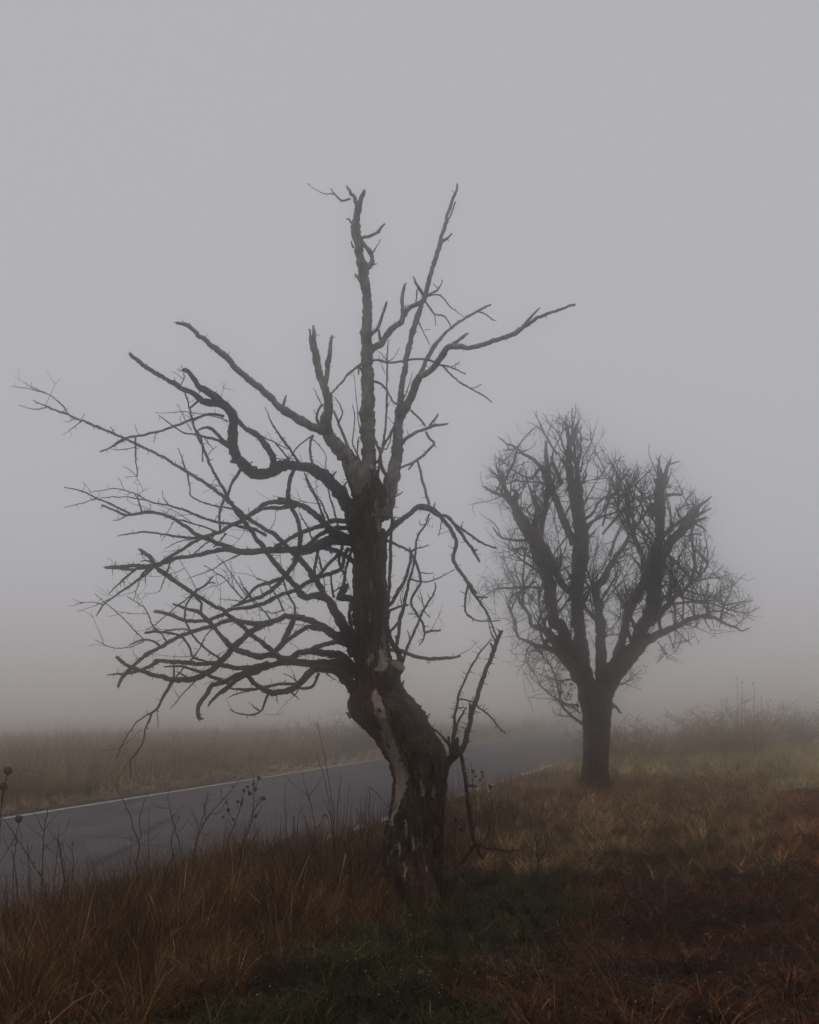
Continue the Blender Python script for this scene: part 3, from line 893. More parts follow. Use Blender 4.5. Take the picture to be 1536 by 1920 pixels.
LOWER = '''
R: 1480,1230,30 1400,1070,25 1330,930,20 1260,820,18 1220,730,16 1150,665,14 1060,632,13 940,650,12 860,560,11 770,450,11 680,360,10 600,260,9.5 510,140,9 420,20,8.5 F: 300,280,7.5 240,180,6 190,90,5.5 140,0,5 A: 1230,850,5 1175,740,4.5 1150,640,3.6 1130,560,3 1100,480,2.4 d=-1.1
R: 1165,680,13 1080,520,12 1000,400,11 900,280,10.5 820,200,10 740,120,9 650,30,8.5 F: 520,420,8 400,345,7.5 290,255,7 190,165,6.5 100,100,6 0,40,6 A: 960,880,5.6 840,820,5.4 740,770,5 620,720,5 500,670,4.5 400,630,4 270,580,3 195,545,1.4 d=0.6
A: 410,632,3.4 370,570,2.6 300,515,2 200,485,1.6 70,460,1.2
A: 280,588,2.2 220,600,1.8 110,575,1.2
A: 450,655,1.8 410,675,1.4 380,670,1
A: 490,672,2 440,710,1.6 380,755,1
A: 485,665,1.4 508,625,1
A: 700,755,2.4 660,705,1.6
A: 815,770,3.6 815,880,3 825,1000,2
A: 825,1000,1.6 740,940,1
A: 825,1000,1.4 750,1008,1
A: 815,1000,1.4 860,1085,1
A: 745,785,3.4 660,830,3 600,855,2
A: 820,825,2 750,840,1.6 660,840,1
A: 935,740,1.5 920,800,1
A: 1125,985,3.4 1140,1060,3 1148,1122,3 1250,1170,3.4 1400,1200,4
A: 1120,980,3.4 1095,900,2.8 1068,830,1.2
A: 1345,1140,4.5 1320,1230,4 1322,1330,3.4
A: 1320,1060,2.4 1250,1050,1.2
A: 1250,870,2 1300,820,1
# arm that runs flat to the left
R: 1480,60,22 1350,60,20 1230,65,19 1120,100,18 1040,150,15 F: 800,548,13 720,552,12 600,557,12 480,567,12 380,575,12 260,557,10 170,562,9 60,590,8 E: 960,600,7.5 860,617,7.5 780,640,8 720,660,8.5 650,672,8.5 560,668,7 460,677,6.5 360,680,5 d=-0.7
F: 1130,500,16 1000,440,14 930,390,13 860,320,12 780,260,11 700,232,10 600,225,9 510,235,8 440,290,8 350,350,8 260,395,7.5 180,440,7 100,465,6.5 0,510,6 E: 900,555,6 800,610,6 700,672,5.5 580,690,5 460,688,4 380,682,3 d=-1.0
F: 720,250,9 590,265,8 490,275,6.5 380,320,6 j=1
F: 660,222,8 600,198,5
F: 690,270,8 740,370,8 750,480,9 735,590,10 715,645,10 650,730,9 560,825,8 490,880,7 390,912,6 280,952,4
R: 710,470,8 560,512,7 440,552,6 380,622,5 300,692,4 230,745,2.5
E: 705,665,8.5 690,640,9 660,598,8 600,555,5
E: 690,680,6 620,740,5 540,800,4.5 440,870,3.4 370,920,3 320,980,2.6 295,1020,1.6
E: 650,690,4 560,790,3 470,850,2.4 370,915,1.4
E: 565,695,5 480,770,4 380,865,1.4
E: 640,730,2.6 637,805,1
E: 490,765,2 495,810,1
E: 595,780,2.4 555,905,1
E: 410,690,1.8 413,735,1
E: 815,630,3.6 780,740,2.6 735,850,1.6
E: 605,565,2 625,615,1.8
E: 690,645,4 640,630,3 605,640,1.6
E: 510,880,1.6 590,930,2 650,980,2.4 680,1070,2.4 740,1130,2.6 790,1200,2.6
E: 655,1000,1.8 590,1000,1.4 520,1000,1
# long diagonal
R: 1450,1420,20 1300,1335,16 1180,1350,15 1050,1342,14 900,1332,13 780,1312,12 650,1262,11 590,1200,10 500,1130,9.5 400,1050,9 300,960,8.5 200,880,8 100,790,7.5 0,740,7 E: 970,860,7 860,790,6.5 760,720,6.5 700,660,7 d=-0.9
E: 720,680,4 800,730,4 880,790,4.4 960,845,4
E: 970,860,5 1020,820,4.5 1070,790,4 1090,760,3.4 1110,738,2
E: 1075,790,3.4 1100,785,3 1125,790,1.6
E: 975,868,3.4 920,940,3.6 915,1040,4 940,1110,4 1000,1190,4.5 1080,1260,4.5 1170,1320,4
E: 960,870,3.4 880,930,2.8 780,1010,2.2 710,1070,2 640,1115,1.2
R: 860,585,8 760,610,7 640,660,7.5 500,730,8 380,762,7.5 260,772,6.5 150,787,6.5 90,840,6.5 0,877,7 E: 1060,1047,7 980,1052,7 880,1037,7 800,1002,7 700,983,6
R: 640,1250,12 560,1252,11 470,1268,11 350,1232,11 250,1207,11 160,1150,11 90,1070,9 40,1000,8 E: 1060,1040,8 1020,1000,7.5 950,970,6.5 830,932,4
E: 1020,1000,5 1022,930,5 980,880,5
R: 1440,1150,24 1260,1052,18 1160,985,15 1060,925,13 950,880,12 830,857,11 720,862,10.5 620,902,10.5 520,930,10 400,927,9 300,912,8.5 180,892,8 60,930,7.5 0,950,7.5 E: 1040,1100,7.5 920,1140,7.5 820,1185,7.5 740,1230,7.5 640,1290,7 560,1360,7 490,1430,6.5 450,1505,5.5 d=0.5
E: 745,1232,5 690,1190,4.5 630,1180,4 580,1190,3.6 525,1215,2.6
E: 630,1180,3 540,1090,2.4 440,990,2 350,920,1.6 285,860,1.2
E: 630,1190,2.4 560,1220,2 460,1240,1.8 370,1220,1.6 290,1180,1.2
E: 790,1200,3 740,1130,2.6 690,1095,2
E: 1060,1332,4 970,1300,4 950,1240,4.5 900,1170,4.5 850,1142,4.5 740,1127,4.5 635,1130,4
E: 940,1115,3 880,1105,3 740,1127,2.6
R: 570,925,10 480,962,11 400,1002,11 330,1062,12 250,1140,12 170,1220,11 90,1310,11 0,1400,11 E: 1060,1410,11 980,1450,11 880,1458,10 760,1440,9 640,1410,8 540,1370,7.5 435,1300,6.5 d=-0.6
E: 730,1330,6.5 660,1365,7 580,1400,6.5 490,1415,5.5 370,1425,2
R: 570,1330,9 420,1372,9 260,1387,9 120,1362,9 0,1337,8.5 E: 1000,1345,8.5 850,1332,8 700,1325,7
E: 1210,1482,6.5 1100,1437,6 980,1392,5.5 880,1367,4.5 765,1365,2.5
E: 950,1462,4 860,1400,3
E: 835,1445,4 835,1345,3.4
E: 828,1465,7.5 770,1560,6 720,1650,5 680,1690,4.5 665,1730,4 640,1800,3 610,1910,2.4 L: 945,490,2 940,610,1.2
E: 685,1683,3.4 590,1740,2.6 520,1830,2.2 470,1920,2 L: 835,475,1.2
E: 718,1660,1.8 727,1795,1.2
E: 985,1465,3 920,1530,2.4 860,1600,2 810,1660,1.2
E: 825,1465,3 900,1380,3 1000,1260,2.6 1060,1150,2.4 1110,1090,2
# lowest arcs
R: 1490,1660,26 1400,1540,20 1300,1442,17 1200,1400,15 1080,1395,15 990,1435,14 910,1520,13 830,1590,12 730,1632,11 610,1635,11 490,1585,9.5 410,1525,8.5 340,1462,7.5 d=-0.8
R: 1430,1500,20 1340,1400,17 1250,1350,15 1120,1340,14 980,1342,13 820,1322,12 660,1342,11 520,1382,11 400,1432,10.5 280,1472,10 180,1560,9 60,1650,7.5 0,1700,6 E: 1072,1640,3 d=-0.3
R: 440,1385,10 300,1432,9.5 200,1482,9 110,1532,9 20,1550,9 E: 1100,1490,9.5 1070,1550,9 1020,1610,8.5 998,1660,8 1000,1700,7.5 1015,1732,7
E: 1005,1722,5 1038,1727,3
R: 1090,1435,6 1055,1510,5.5 1010,1582,5.5 930,1597,5.5 880,1582,5.5
R: 870,1553,6 700,1550,6 560,1570,6 440,1600,6 300,1605,5.5 170,1590,3.4
R: 450,1598,4 280,1640,2.8 155,1690,1.6
F: 530,1550,5 500,1620,4.5 490,1660,4 450,1692,3.4 380,1700,3 310,1685,2.6 268,1665,1.8
F: 470,1675,2.4 430,1650,2 390,1605,1.2
R: 650,1645,2 655,1740,1.6
R: 780,1620,4 840,1670,3 890,1710,1.4
R: 880,1600,3 840,1665,2
R: 880,1535,2.6 800,1480,2 720,1440,1.6
R: 1160,1440,2.6 1220,1490,2.2 1270,1510,1.4
R: 1440,1390,18 1340,1285,16 1260,1242,14 1120,1232,13 980,1217,12 880,1232,11 780,1292,11 680,1272,10 600,1222,9 d=0.3
R: 1370,1140,10 1250,1122,9 1120,1152,8.5 1000,1192,8 900,1222,8
R: 840,865,10 790,972,11 740,1080,11 680,1170,11 600,1240,11
R: 1180,990,9 1080,982,9 990,962,8.5 900,1002,8.5 810,1062,8 730,1122,7
R: 1390,150,8 1350,240,7 1335,310,7 1310,370,8 1240,402,8 1120,442,8 1000,492,8 900,552,8 820,592,7
R: 1310,190,7 1180,322,6.5 1080,432,6 1000,502,6
R: 1480,320,10 1380,240,9 1280,190,9 1160,145,10 1050,150,9
R: 1440,115,9 1300,97,8.5 1190,102,8 1100,142,8 1000,192,7 900,222,6
F: 1100,362,10 1060,360,9.5 980,355,9 910,385,9 800,422,8.5 690,472,8 590,532,7.5 520,570,7
F: 1110,412,9 1070,408,9 990,408,8.5 900,442,8 830,502,7.5 760,562,7 700,622,6.5
F: 960,580,4.5 950,380,4 920,280,3.6 860,180,3 800,70,2
F: 930,390,4.5 880,240,4 820,130,3.6 780,30,3
F: 1020,420,4 960,200,3 930,100,2
F: 900,690,4 860,560,4 800,400,3 740,300,2
F: 1050,480,6 1020,640,5.5 1060,750,5.5 1030,850,5
F: 1110,540,6 1070,680,5.5 1050,800,5.5 1010,870,5
F: 880,540,5.5 850,680,5 860,770,4.5
F: 1120,905,14 1060,890,13 1020,890,11 1060,830,11 1075,795,7
F: 1120,900,8 1096,960,7 1098,1060,7 1125,1160,8
F: 1150,270,9 1110,150,6 1080,70,5 1060,10,3
F: 1030,150,4 1070,90,3 1090,70,2
F: 930,110,4 980,40,4 1000,10,2
# flat sprays, upper left
E: 1260,555,9 1150,515,8 1000,452,7.5 920,400,7 830,340,6.5 730,305,6 620,300,5.5 510,315,5 440,290,4.5 330,248,3.4
E: 535,307,4.5 430,255,4 310,205,3.4 200,155,2.8 75,123,2
E: 300,205,2.2 180,240,1.8 75,265,1.3
E: 510,320,3 460,350,2.4 410,350,1.2
E: 615,298,3.6 590,210,2.6 565,180,1.6
E: 1477,460,6 1380,412,6 1220,382,5.5 1100,357,5 980,312,4.5 880,272,4 790,247,3.6 700,232,3.2 620,210,2.6 480,190,2 320,200,1.4
E: 645,215,3 560,165,2.4 430,133,2 330,150,1.6 250,158,1.2
E: 1140,443,5.5 1000,472,5 880,467,4.5 780,452,4 670,434,3.6 560,440,3 450,462,2
E: 1130,440,4 1080,410,3.4 950,370,3 830,340,3
E: 1000,480,2.4 880,500,2 770,548,1.4
E: 1120,450,3.4 1050,520,3 980,580,2.4
E: 1195,445,3.6 1150,500,3 1110,540,2.4
E: 830,370,1.8 790,440,1.4 750,495,1
E: 790,240,1.6 760,190,1.3 757,140,1
E: 820,265,1.6 775,310,1
E: 660,305,1.6 675,260,1.3 662,235,1
E: 1290,592,3 1200,632,2.6 1100,692,2 1000,732,1.6 930,757,1.2
E: 1400,940,2.4 1300,820,2.2 1200,680,2 1130,590,1.2
E: 1340,920,3 1270,850,2.8 1180,750,2.4 1040,665,1.4
E: 990,830,1.6 940,730,1.4 870,620,1
E: 1155,420,4 1150,300,3.6 1180,220,4
E: 1150,340,3 1130,320,2
R: 720,795,4 690,720,3.6 640,620,3.4 540,500,2.6 440,470,1.6
R: 840,835,4.5 830,740,4.5 760,610,4 720,480,3.6
R: 520,645,2.4 480,560,1.6
R: 720,790,3 620,820,2.4 480,790,1.6
R: 300,700,2.4 200,690,2 60,675,1.2
R: 420,700,3 340,600,2.4 260,440,1.4
R: 1240,660,4.5 1225,560,4.5 1210,470,4 1222,380,2
R: 1240,600,3 1300,560,3 1390,520,3
R: 1150,600,2.4 1140,480,2 1110,360,1.6
R: 590,890,3 500,770,3 400,660,2.6 320,560,1.6
'''
RIGHT = '''
G: 430,385,10 480,312,10 560,242,10 640,182,9.5 710,127,9 770,132,8.5 850,172,8 900,232,7.5 950,292,7.5 985,350,7.5 1005,430,7 980,520,7 1000,600,7 1060,680,6.5 1100,740,6.5 1140,790,5.5 1170,822,4 d=-0.7
G: 720,145,5 790,160,6 870,200,6.5 930,205,6.5 990,270,6 1060,370,6 1130,460,6 1190,565,4.5
G: 940,220,4.5 1030,290,4.5 1130,365,4.5 1230,430,4 1325,463,2.6
G: 1140,490,4 1160,478,3.4 1178,472,2
G: 890,230,2.6 865,365,1.2
G: 1035,320,2 1060,240,1.2
G: 815,160,3 832,98,1.4
G: 530,1230,7 545,1130,7 560,1020,7 590,900,6.5 620,760,6 650,640,5 680,520,4.5 685,430,4.2 700,360,4 760,265,3.6 790,180,3
G: 755,265,2 720,280,1.4 705,235,1
G: 780,260,2 792,220,1.6
G: 1102,750,4.5 1080,850,4 1080,960,3.8 1130,1020,3.4 1220,1045,3 1360,1040,1.6
G: 1105,755,6 1180,870,5 1250,980,4 1290,1080,3.4 1330,1180,2.6
G: 1160,850,4.5 1255,855,3
G: 460,900,7 470,750,6.5 475,600,6.5 480,400,6 488,200,5.5 470,30,5
G: 483,70,3.6 580,8,2
G: 483,135,2.4 540,137,1.4
G: 487,220,2.4 570,215,1.4
G: 480,340,2.8 500,260,2.4 518,200,1.6
G: 480,530,2 525,518,1
G: 430,930,9 480,905,7.5 540,810,7 600,710,6.5 630,600,6 640,510,5.5 630,455,3
G: 440,395,6 540,435,5 625,482,5
G: 640,490,4 700,460,3 785,438,1.6
G: 640,490,5.5 680,560,5.5 705,650,5 715,740,5 660,840,5 640,910,5 690,980,5 740,1070,5 755,1135,4.5
G: 755,1135,4.5 820,1125,4 880,1115,3
G: 755,1140,3.6 740,1190,3 712,1240,1.6
G: 705,655,3 760,662,2.6 825,660,1.2
G: 620,705,3.4 740,730,3 840,710,2.8 990,635,1.8
G: 440,975,5 550,930,4.5 620,915,4 j=1
G: 450,1155,5 530,1070,4.5 570,1000,4
G: 560,1390,12 540,1290,11 490,1210,11 455,1130,11 430,1020,8
G: 575,1370,7 600,1290,5 630,1220,5 680,1100,5 740,960,4.5 800,870,4 840,790,3 838,735,2
G: 745,930,2.4 730,860,2 715,790,1.2
G: 745,960,2.4 795,1015,1.6
G: 635,1190,2.6 612,1115,1.2
G: 440,1275,7 560,1280,7 640,1310,7 720,1335,7 820,1345,6.5 940,1335,6 1038,1328,4 d=-0.5
G: 790,1345,2 790,1385,1
G: 530,1210,5 522,1160,3
G: 620,985,2 690,990,2
G: 570,920,2.4 555,840,1.4
'''
near.grow(UPPER, spur=30, spur_len=(3, 7), tk='upper', m=M['weathered_fog_tint'])
near.grow(CURLY, spur=26, spur_len=(3, 8), tk='curly')
near.grow(LOWER, spur=17, spur_len=(3, 10), tk='lower', spread=0.75)
near.grow(RIGHT, spur=17, spur_len=(3, 10), tk='right')
near.fine('fine_twigs', 95, lambda c: c[5] in ('lower',), (0.10, 0.38), (0.0022, 0.0042), M['branch_bark'], up=0.2, sub=1, out_dir=(-0.5, -0.2, 0.1))
near.fine('fine_twigs', 22, lambda c: c[5] in ('curly', 'right'), (0.08, 0.25), (0.002, 0.0035), M['branch_bark'], up=0.3, sub=1)

# sawn stub on the right of the trunk
mb = MB()
p0, t0 = at(722, 1285, NY - 0.16); p1, t1 = at(746, 1247, NY - 0.27)
ax = (p1 - p0)
P = [np.array(p0 + ax * k / 6) for k in range(7)]
mb.tube(P, [0.075, 0.073, 0.07, 0.068, 0.068, 0.069, 0.069], 22, 0.10, 5, 18)
mb.f.pop()
stub = mb.build('sawn_stub', M['bark'], dead_tree)
mb = MB()
T, N_, B_ = frames(np.array(P))
rings = 7
for r in range(rings + 1):
    for k in range(22):
        a = 2 * math.pi * k / 22
        rr = 0.0685 * r / rings
        q = P[-1] + (math.cos(a) * N_[-1] + math.sin(a) * B_[-1]) * rr + T[-1] * (0.004 * (r % 2) - 0.006 + (0.006 if r == rings else 0))
        mb.v.append(tuple(q))
for r in range(rings):
    for k in range(22):
        a = r * 22 + k; b = r * 22 + (k + 1) % 22
        mb.f.append((a, b, b + 22, a + 22))
sf = mb.build('sawn_face', M['sawn'], stub, smooth=False)
# spike on the burl and splintered bark edge
for (x0, y0, x1, y1, w) in [(658, 1345, 648, 1335, 9), (660, 1300, 651, 1297, 8), (752, 1290, 758, 1275, 7), (800, 1345, 808, 1338, 3), (800, 1347, 806, 1345, 2)]:
    a, t = at(x0, y0, NY - 0.02); b, _ = at(x1, y1, NY - 0.05)
    mb = MB()
    mb.tube([a, (a + b) / 2 + Vector((0, 0, .005)), b], [w / 2 / F_PX * t, w / 3 / F_PX * t, 0.003], 6, 0.2, 3, 30)
    mb.build('bark_splinter', M['bark'], trunk_o)
# loose bark plates, each its own piece
rngp = random.Random(21)
nr = len(tax)
for k in range(70):
    i = rngp.randrange(8, nr - 14); a = rngp.randrange(72, 144)
    base = [tv[(i + di) * 144 + (a + da) % 144] for di in (0, 3 + rngp.randrange(4)) for da in (0, 2 + rngp.randrange(2))]
    c0 = at(tax[i][0], tax[i][1], NY)[0]
    vs = []
    for q in base:
        o = Vector((q.x - c0.x, q.y - c0.y, 0)).normalized()
        vs.append(q + o * rngp.uniform(0.004, 0.011))
    for q in base:
        o = Vector((q.x - c0.x, q.y - c0.y, 0)).normalized()
        vs.append(q - o * 0.01)
    o = new_mesh('bark_plate', vs, [(0, 1, 3, 2), (0, 2, 6, 4), (1, 5, 7, 3), (0, 4, 5, 1), (2, 3, 7, 6)], M['bark'], smooth=False)
    child(o, trunk_o)

# thorny shoot growing from the trunk
THORN = '''
H: 830,1000,18 850,960,17 880,925,15 930,888,13 970,830,10 990,740,9.5 1010,640,9 1050,510,8.5 1100,360,8 1150,240,7.5 1190,130,7 1215,75,4 d=-0.3 top=1
H: 885,920,11 888,830,7 895,750,6 905,620,5 930,500,4.5 970,400,4 1020,300,3.6 1080,210,3 1145,135,2
H: 893,790,5 920,700,4.5 960,620,3.6 978,590,2
H: 915,597,2.6 945,592,2.4 975,595,2
H: 925,535,3 1000,550,3 1060,590,3.4 1130,650,3.4 1190,720,3 1235,765,2
H: 880,895,8 850,830,5.5 800,770,4 740,725,3 670,735,2
H: 895,880,10 908,830,9 915,795,6
H: 868,860,5 855,790,4
H: 1160,250,4 1140,160,3
H: 1005,640,7 1000,570,5
H: 930,895,9 915,845,6
H: 1190,160,5 1150,120,3 1135,80,2 1120,0,1.6
H: 1205,100,4 1190,75,2
'''
near.grow(THORN, spur=8.5, spur_len=(6, 11), tk='thorn', m=M['thorn_bark'], names=('thorny_shoot', 'thorny_shoot', 'twig'), spread=0.3)

# broken thorny branch hanging from the shoot down into the grass
hb_p, _ = at(891, 1585, NY - 0.25)
hang = empty('hanging_branch', hb_p)
tag(hang, 'broken thorny branch hanging from the shoot into the grass right of the twisted trunk', 'branch')
ht = Tree(hang, NY - 0.22, M['thorn_bark'], 4)
ht.grow('''
H: 918,848,7 935,890,7 960,1000,7.5 975,1130,7.5 990,1250,7 1010,1380,7 1035,1500,6.5 d=-0.1
H: 1035,1500,6 990,1570,6 945,1630,4
H: 1038,1505,6 1060,1550,6 1085,1600,4
H: 1035,1500,5 1120,1530,4 1250,1547,3.4 1330,1540,2
H: 988,1115,4 1020,1112,3.6 1047,1122,2.6
H: 1050,1530,3 1100,1480,2.4 1130,1400,2 1110,1290,1.6 1080,1220,1.2
''', spur=9, spur_len=(5, 9), names=('stem', 'stem', 'twig'), spread=0.3)

# ---------------- the far tree
FX, FY = ground_at(1117, 1482)
far_tree = empty('far_tree', (FX, FY, 0))
tag(far_tree, 'pollarded leafless tree fading in the fog beside the road', 'tree')
far_sec = [(1500, 1078, 1150), (1485, 1085, 1144), (1470, 1091, 1140), (1450, 1093, 1140), (1405, 1094, 1142), (1370, 1094, 1144), (1345, 1093, 1147),
           (1325, 1090, 1149), (1308, 1085, 1148), (1298, 1084, 1147), (1290, 1088, 1143), (1284, 1097, 1134), (1280, 1107, 1124)]
ft_o, fv, _, fax = trunk_mesh('trunk', far_sec, FY, M['bark_far'], far_tree, step=3.0, sides=60, amp=0.016, seed=9, roots=(0.5, 0.09, 4, 0.2))
far = Tree(far_tree, FY, M['bark_far'], 23)
far.add_axis(fax, np.zeros(len(fax)), None)
FARL = '''
K: 790,880,34 765,760,40 740,640,38 720,500,33 700,330,28 680,150,26 660,0,26 I: 860,1650,26 855,1500,27 860,1300,29 870,1150,30 870,1000,26 850,850,22 820,700,19 800,550,17 798,400,13 790,300,9 772,210,6 770,150,2 d=0.5
I: 885,1250,24 895,1100,25 890,950,23 872,800,19 860,650,15 850,550,11 835,455,6 d=-0.5
I: 800,390,9 815,300,7 825,210,3 840,120,1.6 842,60,1
K: 780,840,30 745,660,32 690,470,33 600,330,30 530,200,26 480,60,24 I: 690,1650,24 670,1500,25 640,1340,27 600,1200,29 560,1080,30 500,980,28 440,880,24 390,790,18 340,735,11 280,718,7 220,688,6 180,655,3 d=-0.9
I: 400,800,12 410,740,11 430,715,9 380,680,5
I: 350,750,9 335,680,7 325,620,4 305,540,2
I: 345,740,6 300,690,4 260,655,2
I: 215,690,4 195,655,2
I: 560,1040,14 545,930,12 550,885,5
I: 545,950,7 525,900,4
K: 770,800,26 690,600,28 560,440,24 450,330,16 350,290,12 220,262,9 140,215,7 60,180,4 d=-0.6
K: 760,760,26 690,590,26 600,430,26 470,260,24 380,170,20 300,100,14 200,70,9 I: 500,1560,7 440,1500,5 425,1430,2 d=0.6
I: 820,1420,16 760,1375,16 705,1300,15 680,1200,14 630,1100,13
I: 830,1080,16 780,960,16 735,850,15 690,720,14 655,620,12 635,500,10 630,390,7 628,330,3 d=-0.4
I: 575,1040,14 610,900,12 640,740,11 632,600,9
I: 640,640,10 590,530,9 545,470,8 470,430,6.5 400,370,5 340,355,3.6 280,295,1.6
I: 420,390,4 320,402,2.4
I: 710,430,5 660,350,4.5 620,280,3.6 560,150,2 530,115,1
I: 610,260,2.4 540,215,1.8 490,195,1
I: 540,610,4 450,580,3.4 350,510,2.4 270,450,1.6 265,420,1
I: 640,635,3.4 480,625,3 330,610,2 240,570,1.2 230,530,1
I: 640,560,9 600,520,8 530,600,5
I: 740,640,10 700,540,8 660,440,5
I: 870,480,6 850,460,5 870,445,4
I: 890,640,8 920,570,4 915,545,2
I: 900,900,8 960,860,6 1000,790,5 1050,740,5 1120,720,4 1200,720,3
I: 920,960,8 980,900,6.5 1060,870,5 1152,840,4
I: 880,560,4 900,450,3 940,380,2 990,230,1
I: 890,600,3.4 960,430,2 1000,420,2 1040,390,1
I: 340,720,3 200,770,2 105,795,1.4 120,880,1
I: 490,1050,7 400,1045,6 320,1030,5 270,990,4 245,950,2
I: 500,1110,5 400,1115,4 355,1105,3
I: 310,1040,3 270,940,2.4 200,890,1.8 150,845,1
I: 590,1390,6 480,1385,5 360,1395,4.5 280,1395,3 190,1445,2 140,1430,1
I: 590,1250,4 520,1170,4 430,1140,3.4 410,1050,2
I: 560,1340,4 480,1400,4 400,1440,3 350,1500,2
# right half
K: 870,860,26 890,720,28 900,600,28 890,450,25 890,300,22 890,150,21 890,0,20 I: 1020,1700,18 1005,1500,16 985,1420,16 1015,1350,16 J: 10,1225,15 40,1150,13 90,1060,11 150,980,10 210,890,9 250,820,8 300,740,7 360,660,5 d=0.7
K: 870,900,34 905,780,40 945,680,42 1010,560,43 1090,450,42 1190,330,38 1280,240,32 J: 330,1640,28 400,1520,27 435,1380,27 440,1220,28 452,1090,22 478,950,19 488,800,20 490,620,24 488,500,22 478,400,14 486,280,7 495,140,2 d=0.3
J: 500,470,14 530,360,10 555,260,6 580,195,3
J: 568,235,4.5 600,225,4 655,205,2
J: 470,400,10 445,360,6
J: 545,430,5 590,425,3
J: 550,400,6 575,335,3
J: 540,497,7 620,492,6 680,490,5 686,450,4
J: 445,1200,24 490,1070,22 550,955,20 620,862,19 690,780,19 750,700,18 790,640,14 830,590,8 880,552,6 930,510,3 d=-0.8
J: 780,690,9 850,650,6 930,610,2.5
J: 770,740,8 830,710,7 900,685,4
J: 780,740,5 850,765,4 895,805,2
J: 720,850,4 800,828,4 850,842,2.5
J: 800,630,5 798,495,1.6
J: 770,650,6 770,600,3 
J: 560,1000,8 575,900,7 580,850,4
J: 520,850,9 600,770,9 680,710,8 760,650,7
J: 665,690,5 645,625,4 700,585,3.4 775,572,2.4
J: 700,560,2.4 750,490,2 790,430,1.4
J: 740,610,2.4 690,500,2 640,380,1.6 590,310,1
K: 960,740,24 1030,560,24 1070,300,18 J: 180,1700,18 200,1560,18 240,1450,20 300,1350,24 350,1250,20 370,1150,14 350,1050,9 310,950,7.5 270,850,6.5 230,750,5.5 210,650,4
J: 395,1140,8 420,1000,7 440,900,6
J: 330,1060,6 380,1110,6
J: 220,890,5 290,910,5 380,900,4
K: 930,800,30 1010,600,32 1100,480,31 1250,300,26 1380,190,22 J: 430,1720,19 520,1672,15 620,1622,13 700,1582,12 790,1545,10.5 870,1532,9 980,1560,7 1060,1600,6 1130,1625,5 1190,1660,4 1260,1635,2.4 d=-0.9
J: 410,1600,16 500,1500,14 560,1440,12 620,1370,11 700,1310,9 780,1240,7 830,1190,5 880,1120,3.4 940,1010,1.4 d=0.5
J: 790,1240,4 900,1210,3.4 1000,1200,2.4 1055,1185,1.4
J: 715,1310,5 820,1345,4 940,1370,3.4 1020,1310,3 1110,1280,2.4 1160,1230,1.8 1230,1170,1
J: 650,1350,5 750,1390,4.5 880,1402,4 960,1395,3.4 1000,1340,2
J: 600,1430,5.5 760,1412,5 900,1422,4.5 1000,1450,4 1100,1480,3 1200,1500,2.4 1280,1495,2 1350,1450,1.2
J: 850,1532,5 950,1492,4 1050,1502,3 1130,1540,2
J: 1130,1620,2.6 1200,1570,2 1260,1510,1.4
J: 1130,1485,2.4 1150,1440,2 1180,1430,1.2
J: 1200,1500,2 1270,1555,1.6 1305,1570,1
J: 870,1550,3.4 900,1610,2.4 940,1660,1.4
J: 620,1650,3.4 700,1720,2.6 765,1790,1.4
J: 570,1690,3 610,1820,1.4
J: 470,1750,2.4 520,1820,1.8 560,1910,1
J: 610,1650,2.6 700,1610,2 820,1640,1
J: 600,1300,4 590,1150,3.4 570,1060,2.4
J: 610,1270,3 650,1080,2.4 690,900,1.2
J: 740,1270,2.6 735,1130,2 700,1060,1.2
J: 830,1190,3 850,1100,2 855,1020,1
J: 480,1280,5 560,1260,4 640,1240,3
J: 250,820,4 180,690,4 130,600,4 60,560,3 0,500,2
J: 170,620,5 280,600,4 370,530,3 440,480,2
J: 130,590,4 60,430,3 100,280,2 110,90,1
J: 0,830,6 90,720,5.5 160,640,5 240,560,4 330,500,3 420,470,2
J: 60,1020,6 120,850,6 160,760,4 200,690,3
J: 0,760,5 80,500,4 250,430,3 400,280,2 420,250,1
K: 1010,650,5 1090,655,4 1150,630,3 1220,580,2 1300,505,1
K: 1150,630,2.4 1210,610,1.8 1270,580,1
K: 990,860,11 1040,885,7 1090,950,4
K: 710,1055,7 600,980,6 520,890,5.4 480,800,4.6 460,680,4 420,550,3.4 370,450,2.8 300,370,2 220,280,1.4
K: 665,870,6 520,842,4.6 400,770,3.8 300,680,3 240,580,2 150,430,1.2
K: 600,980,3 500,970,2.4 430,940,1.8 400,880,1.2
K: 630,605,5 560,615,4 480,622,3.4 400,600,2.4 340,580,2
K: 480,622,3 490,730,2.6 470,820,2
K: 460,690,2.4 370,665,1.6
K: 260,640,1.8 190,570,1.4 130,540,1
K: 145,540,1 115,620,1 130,720,1 180,830,1 215,930,1
K: 690,950,3 620,890,3 590,860,2
K: 230,280,6 300,340,5 310,400,3
K: 190,260,4 150,330,3 130,430,2 90,490,1
'''
far.grow(FARL, spur=14, spur_len=(2, 6), spread=0.5, rough=0.15, wscale=0.88, knots=0.4)
ENV = [(878, 1200), (872, 1120), (905, 1040), (898, 960), (905, 905), (930, 850), (960, 822), (1000, 790), (1040, 778), (1075, 772), (1110, 795), (1150, 838), (1195, 862),
       (1230, 856), (1270, 866), (1300, 915), (1330, 945), (1328, 1000), (1352, 1048), (1392, 1082), (1424, 1130), (1410, 1172), (1340, 1185),
       (1290, 1225), (1225, 1262), (1195, 1290), (1160, 1300), (1140, 1330), (1096, 1368), (1040, 1330), (985, 1262), (930, 1225)]
def in_crown(q, j=(0, 0)):
    a, b = project(Vector(q))
    return in_poly(a + j[0], b + j[1], ENV)
far.upright(145, in_crown)
